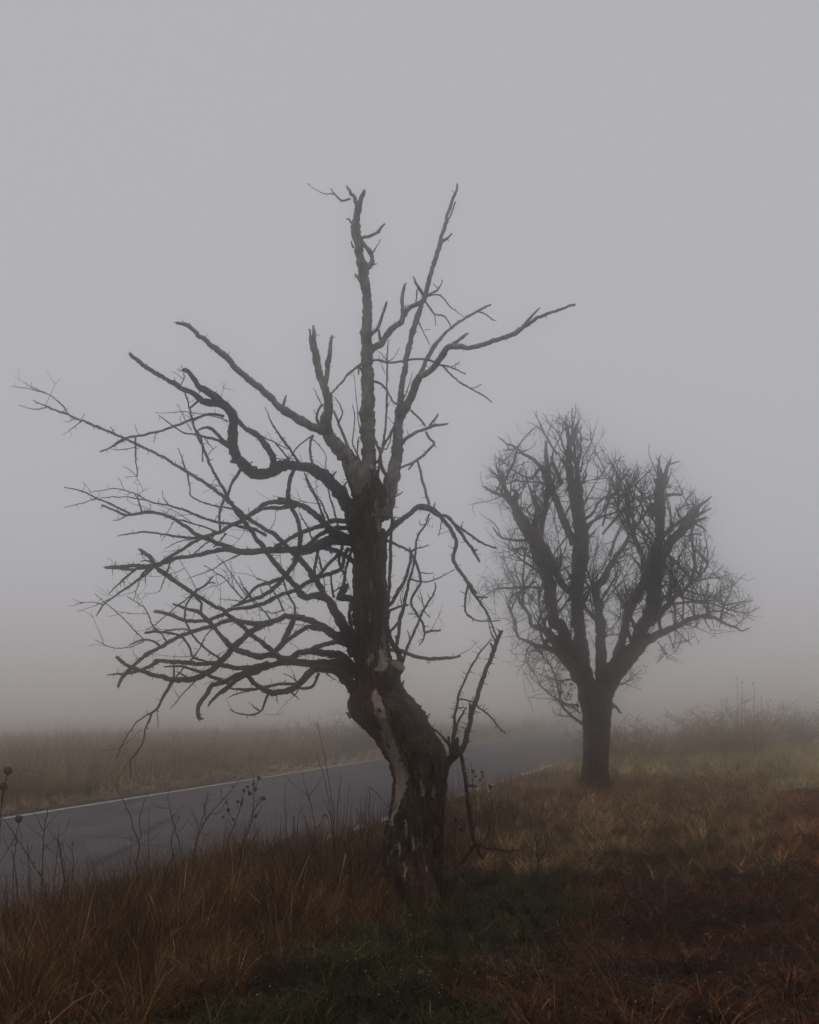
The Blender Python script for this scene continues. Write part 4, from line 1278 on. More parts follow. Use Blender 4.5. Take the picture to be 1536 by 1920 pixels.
far.fine('fine_twigs', 700, lambda c: True, (0.25, 0.75), (0.0045, 0.009), M['bark_far'], up=0.35, sub=2, inside=in_crown)
far.fine('fine_twigs', 340, lambda c: c[0][-1][1] > 1020, (0.2, 0.6), (0.0042, 0.008), M['bark_far'], up=0.15, sub=2, inside=in_crown)

# twig nest wedged against a limb of the far tree
nc, _ = at(1224, 957, FY + 0.2)
nest = empty('twig_nest', nc - Vector((0, 0, 0.16)))
tag(nest, 'dark ball of twigs wedged against an upright limb of the fog-faded tree', 'nest')
mb = MB(); rn = random.Random(8)
for k in range(230):
    a = Vector((rn.gauss(0, 1), rn.gauss(0, 1), rn.gauss(0, 1))).normalized()
    b = Vector((rn.gauss(0, 1), rn.gauss(0, 1), rn.gauss(0, 1))).normalized()
    r = rn.uniform(0.06, 0.145)
    p = nc + a * r; q = nc + (a * 0.6 + b * 0.7).normalized() * rn.uniform(0.06, 0.17)
    mb.tube([p, (p + q) / 2 + a * 0.03, q], [0.006, 0.006, 0.004], 4)
child(mb.build('twig_ball', M['nest']), nest)
# a few withered leaves left in the crotch
mb = MB()
for k in range(46):
    p, _ = at(1068 + rn.gauss(0, 6), 1295 + rn.gauss(0, 12), FY - 0.1 + rn.gauss(0, 0.1))
    d = Vector((rn.gauss(0, 1), rn.gauss(0, 1), rn.gauss(0, 1))).normalized() * 0.035
    e = Vector((rn.gauss(0, 1), rn.gauss(0, 1), rn.gauss(0, 1))).normalized() * 0.02
    b = len(mb.v); mb.v += [tuple(p - d), tuple(p + e), tuple(p + d), tuple(p - e)]; mb.f.append((b, b + 1, b + 2, b + 3))
o = mb.build('withered_leaves', M['stem_dark'], far_tree); o['kind'] = 'stuff'

# ------------------------------------------------------------------ grass and weeds (nobody could count them)
rs = np.random.RandomState(7)

def blades(name, x, y, h, w, az, lean0, lean1, col, z0=None, label=None, m=None, seg=3):
    n = len(x)
    z = gz(x, y) - 0.01 if z0 is None else z0
    base = np.stack([x, y, z], 1)
    d = np.stack([np.cos(az), np.sin(az), np.zeros(n)], 1)
    sa = az + np.pi / 2 + rs.uniform(-.9, .9, n)
    side = np.stack([np.cos(sa), np.sin(sa), np.zeros(n)], 1)
    nv = 2 * seg + 1
    V = np.zeros((n, nv, 3))
    p = base.copy()
    up = np.array([0, 0, 1.0])
    for k in range(seg + 1):
        t = k / seg
        ww = w * (1 - 0.75 * t)
        if k < seg:
            V[:, 2 * k] = p - side * ww[:, None]; V[:, 2 * k + 1] = p + side * ww[:, None]
            ang = lean0 + (lean1 - lean0) * (t + 0.5 / seg)
            p = p + (d * np.sin(ang)[:, None] + up * np.cos(ang)[:, None]) * (h / seg)[:, None]
        else:
            V[:, 2 * seg] = p
    quads = np.array([[2 * k, 2 * k + 1, 2 * k + 3, 2 * k + 2] for k in range(seg - 1)])
    tri = np.array([2 * seg - 2, 2 * seg - 1, 2 * seg])
    off = (np.arange(n) * nv)[:, None]
    loops = np.concatenate([np.concatenate([q[None, :] + off for q in quads], 1), tri[None, :] + off], 1).ravel()
    per = 4 * (seg - 1) + 3
    st = np.concatenate([np.arange(seg - 1) * 4, [4 * (seg - 1)]])
    starts = (np.arange(n)[:, None] * per + st[None, :]).ravel()
    tot = np.tile(np.array([4] * (seg - 1) + [3]), n)
    me = bpy.data.meshes.new(name)
    me.vertices.add(n * nv); me.vertices.foreach_set('co', V.astype(np.float32).ravel())
    me.loops.add(len(loops)); me.loops.foreach_set('vertex_index', loops.astype(np.int32))
    me.polygons.add(len(starts)); me.polygons.foreach_set('loop_start', starts.astype(np.int32))
    me.polygons.foreach_set('loop_total', tot.astype(np.int32))
    me.update(calc_edges=True)
    ca = me.color_attributes.new('tint', 'FLOAT_COLOR', 'POINT')
    c4 = np.ones((n, nv, 4), np.float32); c4[:, :, :3] = col[:, None, :]
    ca.data.foreach_set('color', c4.ravel())
    me.materials.append(m or M['blade'])
    o = bpy.data.objects.new(name, me); COL.objects.link(o)
    tag(o, label, 'grass', kind='stuff')
    return o

def palette(n, cols, wts, jit=0.25):
    c = np.array(cols)[rs.choice(len(cols), n, p=np.array(wts) / sum(wts))]
    return np.clip(c * (1 + jit * rs.randn(n, 1)) , 0.003, 1) * (1 + 0.06 * rs.randn(n, 3))

def scatter(n, d0, d1, half=25.0, power=1.0):
    """even spread in bearing, denser near, as wide as a few steps aside would show"""
    dd = d0 * (d1 / d0) ** rs.rand(n)
    a = R(half) * (2 * rs.rand(n) - 1)
    return dd * np.sin(a), dd * np.cos(a)

def clump(x, y, s, seed=0):
    return (np.sin(x * s + seed) * np.sin(y * s * 1.13 + seed * 2.1) + 0.6 * np.sin(x * s * 2.3 + y * s * 1.7 + seed) + 0.5 * np.sin(y * s * 3.1 - x * s * 2.9 + 1.7 * seed)) / 2.1

def hash01(a, b, k):
    h = np.sin(a * 127.1 + b * 311.7 + k * 74.7) * 43758.5453
    return h - np.floor(h)

def tussock(x, y, cell, pull):
    """gather blades into tussocks: new places, outward bearing, a size and a tint for each tussock"""
    ix, iy = np.floor(x / cell), np.floor(y / cell)
    cx = (ix + 0.15 + 0.7 * hash01(ix, iy, 1)) * cell; cy = (iy + 0.15 + 0.7 * hash01(ix, iy, 2)) * cell
    dx, dy = x - cx, y - cy
    az = np.arctan2(dy, dx) + 1.1 * rs.randn(len(x))
    return cx + dx * (1 - pull), cy + dy * (1 - pull), az, hash01(ix, iy, 3), hash01(ix, iy, 4)

x, y = scatter(520000, 5.2, 75.0)
cell = np.where(np.hypot(x, y) < 13, 0.17, 0.30)
x, y, azt, hs, tn = tussock(x, y, cell, 0.5)
u, v = uv(x, y)
dist = np.hypot(x, y)
cl = clump(x, y, 1.3, 1.0)
cl2 = clump(x, y, 3.1, 4.0)
on_road = (v > V_FAR - 0.02 + 0.12 * cl2) & (v < V_NEAR - 0.02 - 0.10 - 0.30 * sstep(16.5, 12.0, u) + 0.12 * clump(x, y, 2.0, 3))
vj = v + 0.45 * cl + 0.2 * cl2
lod = 1.35 * np.maximum(1.0, dist / 10.0) ** 0.85
shade = (0.32 + 1.25 * tn ** 1.5)[:, None]      # each tussock is a paler or darker plant

OR = [(0.20, 0.098, 0.034), (0.115, 0.053, 0.02), (0.36, 0.225, 0.105), (0.042, 0.022, 0.011), (0.10, 0.07, 0.027)]
GR = [(0.030, 0.036, 0.010), (0.048, 0.052, 0.015), (0.020, 0.025, 0.008), (0.11, 0.068, 0.03), (0.06, 0.030, 0.013)]
BR = [(0.103, 0.0332, 0.0106), (0.0577, 0.0202, 0.0074), (0.1785, 0.0651, 0.0211), (0.022, 0.0094, 0.0042), (0.2746, 0.1301, 0.0581)]
TN = [(0.325, 0.1924, 0.091), (0.234, 0.1274, 0.0546), (0.182, 0.1456, 0.0546), (0.468, 0.325, 0.182), (0.091, 0.0546, 0.026)]
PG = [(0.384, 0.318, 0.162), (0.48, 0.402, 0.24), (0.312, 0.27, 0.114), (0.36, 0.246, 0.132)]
FW = [(0.34, 0.255, 0.15), (0.24, 0.17, 0.10), (0.44, 0.34, 0.21), (0.15, 0.095, 0.058)]  # far weeds: dry straw tones, paled with a painted fog fade

def sel(mask):
    return np.nonzero(mask)[0]
def zone(name, mask, hgt, cols, wts, lean0, lean1, label, wid=0.0019, hs_amp=0.8):
    i = sel(mask)
    n = len(i)
    h = hgt(i) * (1 - hs_amp / 2 + hs_amp * hs[i])
    blades(name, x[i], y[i], h, wid * lod[i] * (0.5 + 1.1 * rs.rand(n)), azt[i], lean0[0] + lean0[1] * rs.rand(n), lean1[0] + lean1[1] * rs.rand(n),
           palette(n, cols, wts) * shade[i], label=label)

verge = ~on_road & (v > -7) & (vj < -2.75) & (u < 19)
zone('dry_grass', verge, lambda i: (0.21 + 0.30 * rs.rand(len(i))) * (0.32 + 0.68 * sstep(17.5, 12.5, u[i])) * (0.6 + 0.4 * sstep(-2.7, -3.6, v[i])), OR, [3, 4, 1.1, 5, 1.5],
     (0.05, 0.5), (0.4, 2.1), 'tall rusty orange dry grass along the near road verge')
zone('green_grass', (vj >= -2.75) & (vj < -1.35) & (u < 13.2), lambda i: 0.06 + 0.15 * rs.rand(len(i)), GR, [4, 3, 4, 1.0, 1.6],
     (0.1, 0.6), (1.0, 1.4), 'short dark green grass at the foot of the dead tree')
zone('tan_grass', ~on_road & (v > -7) & ((vj >= -2.75) | (u >= 19)) & (vj < 0.3) & (u >= 13.2) & (u < 31), lambda i: 0.07 + 0.2 * rs.rand(len(i)), TN, [4, 4, 3, 1.6, 3],
     (0.1, 0.5), (0.7, 1.3), 'faded tan grass between the two trees')
keep = rs.rand(len(x)) < (0.30 + 0.6 * (cl2 > -0.2))
RB = [(0.326, 0.09, 0.0252), (0.2018, 0.0568, 0.0173), (0.4502, 0.1588, 0.0505), (0.0544, 0.0212, 0.0092), (0.4192, 0.2117, 0.0976)]
zone('rusty_weeds', keep & (vj >= 0.3) & (u >= 13.2) & (u < 25.5), lambda i: 0.06 + 0.2 * rs.rand(len(i)), RB, [4, 4, 2, 3, 0.6],
     (0.3, 0.9), (1.1, 1.1), 'rust red dead weeds in the middle of the field right of the fog-faded tree')
zone('dead_weeds', keep & ((vj >= -1.35) & (u < 13.2)), lambda i: 0.06 + 0.2 * rs.rand(len(i)), BR, [4, 4, 2, 4, 0.6],
     (0.3, 0.9), (1.1, 1.1), 'flattened dark brown dead weeds covering the near field at the lower right')
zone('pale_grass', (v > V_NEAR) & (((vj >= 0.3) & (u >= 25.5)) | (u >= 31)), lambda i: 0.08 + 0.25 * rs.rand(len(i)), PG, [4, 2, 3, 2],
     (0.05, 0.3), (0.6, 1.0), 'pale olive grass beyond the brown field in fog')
zone('verge_weeds', ~on_road & (v < -7), lambda i: (0.10 + 0.62 * sstep(0.1, 2.4, -(v[i] - V_FAR))) * (0.3 + 0.7 * rs.rand(len(i)) ** 1.5) * np.clip(0.8 + 0.75 * cl[i] + 0.4 * cl2[i], 0.2, 2.2), FW, [4, 4, 2, 3],
     (0.0, 0.35), (0.3, 1.1), 'tall olive brown weeds on the far side of the road')
# lying straw and broken stalks in the field and the grass
n = 15000
x2, y2 = scatter(n, 5.2, 26.0)
u2, v2 = uv(x2, y2)
i = sel((v2 > -4.3))
blades('lying_straw', x2[i], y2[i], 0.12 + 0.35 * rs.rand(len(i)), 0.0017 * np.maximum(1, np.hypot(x2[i], y2[i]) / 10), rs.rand(len(i)) * 6.28, 0.9 + 0.5 * rs.rand(len(i)), 1.2 + 0.9 * rs.rand(len(i)),
       palette(len(i), [(0.15, 0.09, 0.05), (0.08, 0.042, 0.022), (0.20, 0.14, 0.09), (0.02, 0.013, 0.009)], [3, 4, 1, 4]), z0=gz(x2[i], y2[i]) + 0.02 + 0.06 * rs.rand(len(i)), label='loose straw and broken stalks lying over the grass')
# grass that has grown up against the foot of the near trunk
n = 1500
aa = rs.rand(n) * 6.28; r2 = 0.27 + 0.22 * rs.rand(n) ** 1.5
x2, y2 = NX + 0.02 + r2 * np.cos(aa), NY + r2 * np.sin(aa)
blades('foot_grass', x2, y2, 0.06 + 0.22 * rs.rand(n) ** 1.6, np.full(n, 0.0026), aa + rs.randn(n), 0.3 * rs.rand(n), 0.4 + 1.5 * rs.rand(n),
       palette(n, [(0.05, 0.05, 0.018), (0.15, 0.08, 0.035), (0.06, 0.03, 0.014), (0.26, 0.17, 0.09)], [3, 3, 4, 1]), label='uneven grass grown up against the foot of the twisted trunk')
# broad bent blades and dead leaves of grass among the fine ones
n = 9000
x2, y2 = scatter(n, 5.2, 18.0)
u2, v2 = uv(x2, y2)
i = sel((v2 > -4.9) & (v2 < -1.0))
n = len(i)
dry = v2[i] < -2.7
pc = np.where(dry[:, None], palette(n, [(0.22, 0.12, 0.05), (0.12, 0.055, 0.02), (0.05, 0.025, 0.012), (0.30, 0.2, 0.11)], [3, 4, 4, 1]), palette(n, [(0.05, 0.06, 0.016), (0.03, 0.036, 0.01), (0.16, 0.10, 0.05), (0.05, 0.025, 0.012)], [3, 3, 1, 2]))
blades('bent_grass', x2[i], y2[i], np.where(dry, 0.25, 0.14) + np.where(dry, 0.35, 0.2) * rs.rand(n), 0.0033 * np.maximum(1, np.hypot(x2[i], y2[i]) / 12), rs.rand(n) * 6.28, 0.1 + 0.5 * rs.rand(n), 1.2 + 1.5 * rs.rand(n),
       pc, label='broad bent grass blades arching over the near verge', seg=5)
# thin upright seed stalks of the verge
n = 3600
uu = rs.uniform(4, 21, n); vv = -4.65 + 1.9 * rs.rand(n) ** 1.5
x2 = uu * SU + vv * CU; y2 = uu * CU - vv * SU
blades('seed_stalks', x2, y2, 0.32 + 0.48 * rs.rand(n) ** 1.7, 0.0014 * np.maximum(1, np.hypot(x2, y2) / 11), rs.rand(n) * 6.28, 0.12 * rs.rand(n), 0.1 + 0.4 * rs.rand(n),
       palette(n, [(0.075, 0.035, 0.02), (0.045, 0.022, 0.014), (0.12, 0.07, 0.035)], [4, 4, 2]), label='thin upright brown seed stalks standing in the verge grass')

# small pale seed heads scattered over the near ground
mbh = MB(); mbs = MB(); rh = random.Random(31)
heads = []
clusters = [ground_at(px, py) for px, py in ((880, 1862), (930, 1880), (1010, 1850), (1000, 1890), (1120, 1870), (700, 1880), (560, 1890), (620, 1860), (1180, 1800), (1260, 1890), (1300, 1795), (1075, 1700), (1010, 1720), (1250, 1630), (950, 1835), (1500, 1890), (1440, 1800), (770, 1905), (850, 1900), (1220, 1840), (480, 1905))]
for cx_, cy_ in clusters:
    for _ in range(rh.randint(6, 16)):
        heads.append((cx_ + rh.gauss(0, 0.16), cy_ + rh.gauss(0, 0.2)))
for _ in range(110):
    d = 5.6 * (14 / 5.6) ** rh.random(); a = R(rh.uniform(-9, 22))
    heads.append((d * math.sin(a), d * math.cos(a)))
for hx, hy in heads:
    z = float(gz(hx, hy)); h = rh.uniform(0.06, 0.22)
    tip = np.array([hx + rh.gauss(0, .03), hy + rh.gauss(0, .03), z + h])
    mbs.tube([(hx, hy, z), ((hx + tip[0]) / 2 + rh.gauss(0, .008), (hy + tip[1]) / 2, z + h * .55), tip], [0.0013, 0.0011, 0.0009], 3)
    r = rh.uniform(0.0024, 0.0048)
    mbh.tube([tip - np.array([0, 0, r * .8]), tip - np.array([0, 0, r * .3]), tip + np.array([0, 0, r * .5]), tip + np.array([0, 0, r])], [r * .5, r, r * .8, r * .2], 6)
oh = mbh.build('seed_heads', M['pale_head']); tag(oh, 'tiny whitish seed heads dotted over the dark near ground', 'seed heads', kind='stuff')
ost = mbs.build('stems', M['stem_dark'], oh)

# curled dead leaves and bits of stalk on the ground
mb = MB(); rl = random.Random(77)
for k in range(5200):
    d = 5.4 * (24 / 5.4) ** rl.random(); a = R(rl.uniform(-16, 23))
    lx, ly = d * math.sin(a), d * math.cos(a)
    lu, lv = (lx * SU + ly * CU), (lx * CU - ly * SU)
    if lv < -3.2 or (lv < -1.6 and rl.random() < 0.6): continue
    z = float(gz(lx, ly)) + rl.uniform(0.01, 0.10)
    p = np.array([lx, ly, z]); l1 = np.array([rl.gauss(0, 1), rl.gauss(0, 1), rl.gauss(0, .5)]); l1 *= rl.uniform(.012, .03) / np.linalg.norm(l1)
    l2 = np.cross(l1, [rl.gauss(0, .4), rl.gauss(0, .4), 1]); l2 *= rl.uniform(.3, .6)
    up = np.array([0, 0, rl.uniform(.2, .6) * np.linalg.norm(l1)])
    b = len(mb.v); mb.v += [tuple(p - l1), tuple(p + l2 + up), tuple(p + l1 + up * .5), tuple(p - l2 + up)]
    mb.f += [(b, b + 1, b + 2), (b, b + 2, b + 3)]
tag(mb.build('leaf_litter', M['seed'], smooth=False), 'curled brown dead leaves strewn over field and grass', 'leaf litter', kind='stuff')

# pale chips of bark and wood at the foot of the near tree
mb = MB()
for k in range(70):
    px, py = rngp.gauss(688, 16), rngp.gauss(1658, 9)
    gx_, gy_ = ground_at(px, py)
    z = float(gz(gx_, gy_)) + rngp.uniform(0.03, 0.09)
    a = rngp.uniform(0, 6.28); l = rngp.uniform(0.012, 0.04); w = l * rngp.uniform(.25, .5)
    ca, sa = math.cos(a), math.sin(a); tl = rngp.uniform(-.3, .3)
    b = len(mb.v)
    for dz in (0, 0.005):
        for sx, sy in ((-1, -1), (1, -1), (1, 1), (-1, 1)):
            mb.v.append((gx_ + sx * l * ca - sy * w * sa, gy_ + sx * l * sa + sy * w * ca, z + dz + sx * l * tl))
    mb.f += [(b + 4, b + 5, b + 6, b + 7), (b, b + 1, b + 5, b + 4), (b + 1, b + 2, b + 6, b + 5), (b + 2, b + 3, b + 7, b + 6), (b + 3, b, b + 4, b + 7)]
tag(mb.build('wood_chips', M['chip'], smooth=False), 'pale chips of fallen bark on the ground left of the twisted trunk', 'wood chips', kind='stuff')

# ------------------------------------------------------------------ single plants that stand out
def plant(name, label, cat, text, base_px, m_stem, group=None, heads=(), head_m=None, head_r=6.0, spur=None, head_shape='round', Y=None, spread=0.4, seed=1, slen=(3, 7)):
    bx, by = ground_at(*base_px)
    if Y: by = Y
    root = empty(name, (bx, by, float(gz(bx, by))))
    tag(root, label, cat, group)
    t = Tree(root, by, m_stem, seed)
    lines = text.split('\n')
    text = '\n'.join(['X: %.1f,%.1f,%.1f %s' % (base_px[0], base_px[1] + 3, 3.2, lines[0])] + lines[1:])
    t.grow(text, wscale=0.72, spur=spur, spur_len=slen, names=('stem', 'stem', 'twig'), rough=0.05, spread=spread)
    for k, hp in enumerate(heads):
        px, py = hp[0], hp[1]; r = (hp[2] if len(hp) > 2 else head_r) / F_PX * by
        near_ = t.nearest((px, py))
        c, _ = at(px, py, by + near_[1])
        seed_head(root, c, r, head_m or M['seed'], head_shape, seed + k)
    return root

def seed_head(root, c, r, m, shape, sd):
    rr = random.Random(sd * 7 + 1)
    mb = MB()
    c = np.array(c)
    if shape == 'cup':           # curled-up umbel: ribs that close like a bird nest
        for k in range(16):
            a = k * math.pi / 8
            d = np.array([math.cos(a), math.sin(a), 0])
            P = [c + np.array([0, 0, -r]), c + d * r * .75 + np.array([0, 0, -r * .45]), c + d * r * 1.0 + np.array([0, 0, r * .2]), c + d * r * .55 + np.array([0, 0, r * rr.uniform(.75, 1.1)])]
            mb.tube(P, [r * .16, r * .13, r * .15, r * .10], 4)
            for j in range(3):
                q = P[3] + np.array([rr.gauss(0, 1), rr.gauss(0, 1), rr.gauss(0, .6)]) * r * .16
                mb.tube([P[2], q], [r * .07, r * .05], 4)
    elif shape == 'umbel':
        for k in range(14):
            a = rr.uniform(0, 6.28); e = rr.uniform(.15, 1.0)
            d = np.array([math.cos(a) * e, math.sin(a) * e, rr.uniform(.2, .8)])
            q = c + d * r
            mb.tube([c - np.array([0, 0, r * .8]), q], [r * .06, r * .05], 4)
            mb.tube([q - np.array([0, 0, r * .12]), q, q + np.array([0, 0, r * .16])], [r * .08, r * .2, r * .1], 5)
    else:
        for k in range(11):
            d = np.array([rr.gauss(0, 1), rr.gauss(0, 1), rr.gauss(0, 1.3)]); d /= np.linalg.norm(d)
            q = c + d * r * .5
            mb.tube([q - d * r * .45, q, q + d * r * .55], [r * .3, r * .42, r * .12], 5)
    o = mb.build('seed_head', m); child(o, root)

W = 'weeds standing along the verge'
plant('wild_carrot', 'dried wild carrot with two round brown seed heads at the left edge', 'plant',
      'X: -14,1700,4 -2,1590,3.4 2,1520,3 7,1475,2.6 10,1462,2.4 14,1448,2.2\nX: 2,1520,2.4 5,1495,2.2 8,1480,2', (-14, 1765), M['stem_dark'], W, [(15, 1446, 7.5), (7, 1476, 7)], head_shape='cup', seed=3)
plant('wild_carrot', 'dried wild carrot with one cup-shaped seed head against the white road line', 'plant',
      'L: 90,1420,3 105,1200,2.6 120,1040,2.4 135,930,2.2', (24, 1745), M['stem'], W, [(35, 1536, 6.5)], head_shape='cup', seed=5)
plant('bare_sapling', 'thin dark forked sapling crossing the road left of the dead tree', 'sapling',
      'L: 1000,1600,4 1003,1480,3.6 1003,1350,3.6 985,1230,3.6 1003,1110,3.6 1000,1065,3.4 962,980,3.2 945,890,2.8 890,780,2.2 830,650,1.3\nL: 1000,1062,2.6 1015,1020,2.4 1005,920,2.2 1030,800,2 1060,745,1.4 1080,720,1\nL: 945,900,1.8 930,850,1.4', (262, 1735), M['stem_dark'], W, spur=40, seed=6)
plant('bare_weed', 'tall brown branching weed standing over the road at the left', 'weed',
      'L: 300,1450,3.6 305,1300,3.4 308,1150,3.2 318,1000,3 338,870,2.4 345,820,1.4\nL: 310,1050,2 260,1000,1.8 190,940,1.2\nL: 318,1000,2 270,900,1.6 240,860,1\nL: 322,980,2 380,900,1.6 440,840,1\nL: 330,920,1.6 300,880,1.2\nL: 308,1130,2 380,1060,1.6 400,1000,1\nL: 312,1080,1.6 400,1160,1.4 440,1180,1\nL: 306,1300,3 280,1300,2.6 285,1275,2 305,1270,1.6', (80, 1745), M['stem'], W, spur=22, seed=7)
plant('bare_weed', 'reddish leaning weed stems crossing near the left edge of the road', 'weed',
      'L: 330,1400,3 230,1220,2.8 160,1100,2.8 100,1010,2.6 40,920,2 10,890,1.2\nL: 110,1040,2.4 60,1120,2.2 10,1200,1.6 -20,1260,1.2\nL: 100,1010,2 120,1080,2.2 90,1090,2\nL: 160,1100,2 150,1000,1.6 130,930,1\nL: 60,1120,1.6 20,1000,1.2 10,960,1', (86, 1735), M['stem'], W, spur=16, seed=8)
plant('dark_stalk', 'straight dark stalk rising through grass right of the branching weed', 'weed',
      'L: 490,1560,4 470,1400,3.8 445,1230,3.6 425,1080,3 415,1030,1.6\nL: 440,1180,2 450,1080,1.8 465,1040,1\nL: 448,1240,1.6 470,1150,1.2', (130, 1740), M['stem_dark'], W, spur=30, seed=9)
plant('dark_stalk', 'straight brown stalk left of the branching weed at the left edge', 'weed',
      'L: 222,1560,3.6 215,1350,3.4 205,1200,3 195,1060,1.8\nL: 205,1200,1.8 235,1080,1.2', (58, 1745), M['stem'], W, spur=26, seed=10)
plant('dark_stalk', 'short dark stalk standing before the road at the far left', 'weed',
      'L: 130,1520,3.4 115,1320,3 95,1180,2.6 85,1120,1.4', (36, 1740), M['stem_dark'], W, spur=26, seed=12)
plant('bare_weed', 'feathery branching weed on the verge behind the forked sapling', 'weed',
      'L: 1380,1280,3 1395,1150,2.8 1430,1000,2.6 1470,870,2.2 1495,740,1.6 1500,690,1\nL: 1430,1000,1.8 1400,900,1.4 1370,820,1\nL: 1440,960,1.6 1500,900,1.4 1520,860,1\nL: 1425,1010,1.6 1390,960,1.2 1375,930,1\nL: 1470,870,1.5 1460,780,1\nL: 1400,1150,1.6 1480,1040,1.4 1530,980,1', (360, 1690), M['stem'], W, spur=20, seed=13)
plant('bare_weed', 'thin pale weed stem on the verge just right of the forked sapling', 'weed',
      'L: 1320,1260,2.6 1290,1080,2.4 1255,940,2 1225,830,1.8 1210,750,1.2 1222,640,1\nL: 1240,900,1.4 1280,840,1.2 1340,800,1\nL: 1225,830,1.4 1150,820,1.2 1080,780,1', (344, 1680), M['stem'], W, spur=24, seed=14)
plant('dark_stalk', 'single slim stalk leaning over the road beside the forked sapling', 'weed',
      'L: 920,1400,2.6 935,1230,2.4 945,1100,2 950,1030,1.2', (240, 1720), M['stem'], W, spur=26, seed=15)
plant('dock_weed', 'dried dock with dark seed clumps overlapping the white road line', 'weed',
      'M: 350,1150,3.4 410,980,3.2 438,850,3 445,700,2.6 440,570,1.4\nM: 440,850,2 470,810,1.8 510,760,1.4\nM: 445,700,1.8 475,640,1.4 482,600,1\nM: 440,760,1.6 415,730,1.4 400,670,1\nM: 430,900,1.8 460,880,1.6 480,850,1.2', (456, 1680), M['stem'], W,
      [(493, 1496, 5.5), (485, 1459, 4), (468, 1488, 4.5), (479, 1480, 4.5), (476, 1470, 3.6), (458, 1482, 4), (480, 1530, 4), (464, 1475, 3)], head_m=M['seed_dark'], seed=16, spur=20)
plant('dock_weed', 'dried dock with scattered seed clumps left of the tallest dock', 'weed',
      'M: 250,1120,3 300,960,2.8 350,830,2.6 365,770,1.8 372,700,1.2\nM: 310,940,2 270,860,1.8 255,780,1.4\nM: 345,850,1.6 330,800,1.2\nM: 300,960,1.6 225,890,1.2', (428, 1675), M['stem'], W,
      [(428, 1519, 4), (446, 1503, 3.6), (453, 1507, 4), (456, 1500, 3), (419, 1532, 3), (426, 1504, 3), (437, 1536, 3)], head_m=M['seed_dark'], seed=17, spur=18)
plant('bare_weed', 'slanting brushy weed rising to the road line left of the docks', 'weed',
      'M: 20,1180,3 60,1000,2.8 130,870,2.6 220,770,2.4 300,680,1.8 355,600,1.2\nM: 100,920,2 95,800,1.8 120,700,1.2\nM: 130,870,1.8 200,850,1.4 260,740,1\nM: 60,1000,1.8 20,880,1.4 -10,850,1\nM: 220,770,1.6 210,720,1.6 205,690,2', (366, 1690), M['stem'], W,
      [(440, 1457, 2.6), (436, 1474, 2.4)], head_m=M['seed'], seed=18, spur=16)
plant('bare_weed', 'wiry weed with a reddish tangled tip in front of the road', 'weed',
      'M: 900,1180,3 885,980,2.8 865,830,2.4 845,750,2 810,640,1.4 790,560,1\nM: 845,750,2 760,680,1.4 670,590,1\nM: 850,740,2 900,660,1.4 940,600,1\nM: 850,770,1.6 830,740,1.8 820,710,1\nM: 860,800,1.6 840,760,1.6 860,720,1.2', (594, 1690), M['stem'], W, spur=12, seed=19)
plant('tall_grass', 'tallest thin grass stalk rising above the road left of the trunk', 'grass',
      'M: 1030,1180,3.4 1025,1000,3 1010,830,2.6 990,650,2.4 960,470,2 930,340,1.6 905,215,1.2\nM: 905,230,2 900,215,1.4', (628, 1680), M['stem'], W, seed=20)
plant('tall_grass', 'curved grass stalk leaning left behind the tallest stalk', 'grass',
      'M: 1020,1180,3 1005,950,2.6 985,760,2.2 950,600,2 915,500,1.6 890,430,1', (626, 1682), M['stem'], W, seed=22)
plant('tall_grass', 'bunch of upright brown grass blades left of the twisted trunk', 'grass',
      'M: 1040,1180,3 1045,950,3 1055,750,2.6 1078,580,1.8\nM: 1010,1150,3 1010,950,2.6 950,760,1.6\nM: 1030,1150,3 1025,950,3 1020,770,2\nM: 1050,1150,2.6 1110,900,2 1130,650,1\nM: 1030,1150,2.6 1000,980,2.4 965,870,2', (632, 1684), M['stem'], W, seed=23, spread=0.2)
plant('dark_stalk', 'long dark stalk slanting through the orange grass below the road', 'weed',
      'M: 945,1330,4 910,1200,3.6 860,1070,3.2 830,960,2.8 805,870,1.6', (608, 1705), M['stem_dark'], W, spur=30, seed=24)
plant('dark_stalk', 'crooked dark stick with a pale splinter standing left of the trunk foot', 'weed',
      'M: 1150,1400,5 1150,1260,4.6 1130,1180,4.4 1105,1110,4.2 1090,1045,2.6\nM: 1140,1190,3 1190,1210,1.6', (660, 1705), M['stem_dark'], W, spur=40, seed=25)
plant('dark_stalk', 'forked dark twig in the grass just left of the trunk', 'weed',
      'M: 1135,1200,3.6 1132,1090,3.2 1150,1010,2.8 1172,950,1.6\nM: 1135,1080,2.6 1180,1010,2.2 1210,985,1.4', (656, 1690), M['stem_dark'], W, spur=40, seed=26)
plant('bent_stalk', 'bent thin stalk with its broken tip leaning on the trunk', 'weed',
      'M: 1265,1130,2.6 1272,950,2.4 1278,800,2.2 1280,668,2\nM: 1281,672,2 1350,745,1.8 1430,838,1.6', (690, 1668), M['stem'], W, seed=27, spread=0.1)
plant('dark_stalk', 'short leaning stalk below the near road line left of the trunk', 'weed',
      'M: 1230,1130,2.8 1212,970,2.4 1185,815,1.4', (682, 1672), M['stem'], W, seed=28)
plant('bare_weed', 'row-end clump of short stubby stalks in orange grass', 'weed',
      'M: 735,1080,4 735,960,4 733,880,3\nM: 755,1050,3 770,900,2 800,800,1\nM: 690,1080,2.6 672,850,2 668,650,1\nM: 640,1080,2.4 640,880,1.6', (552, 1690), M['stem'], W, seed=29, spread=0.2)

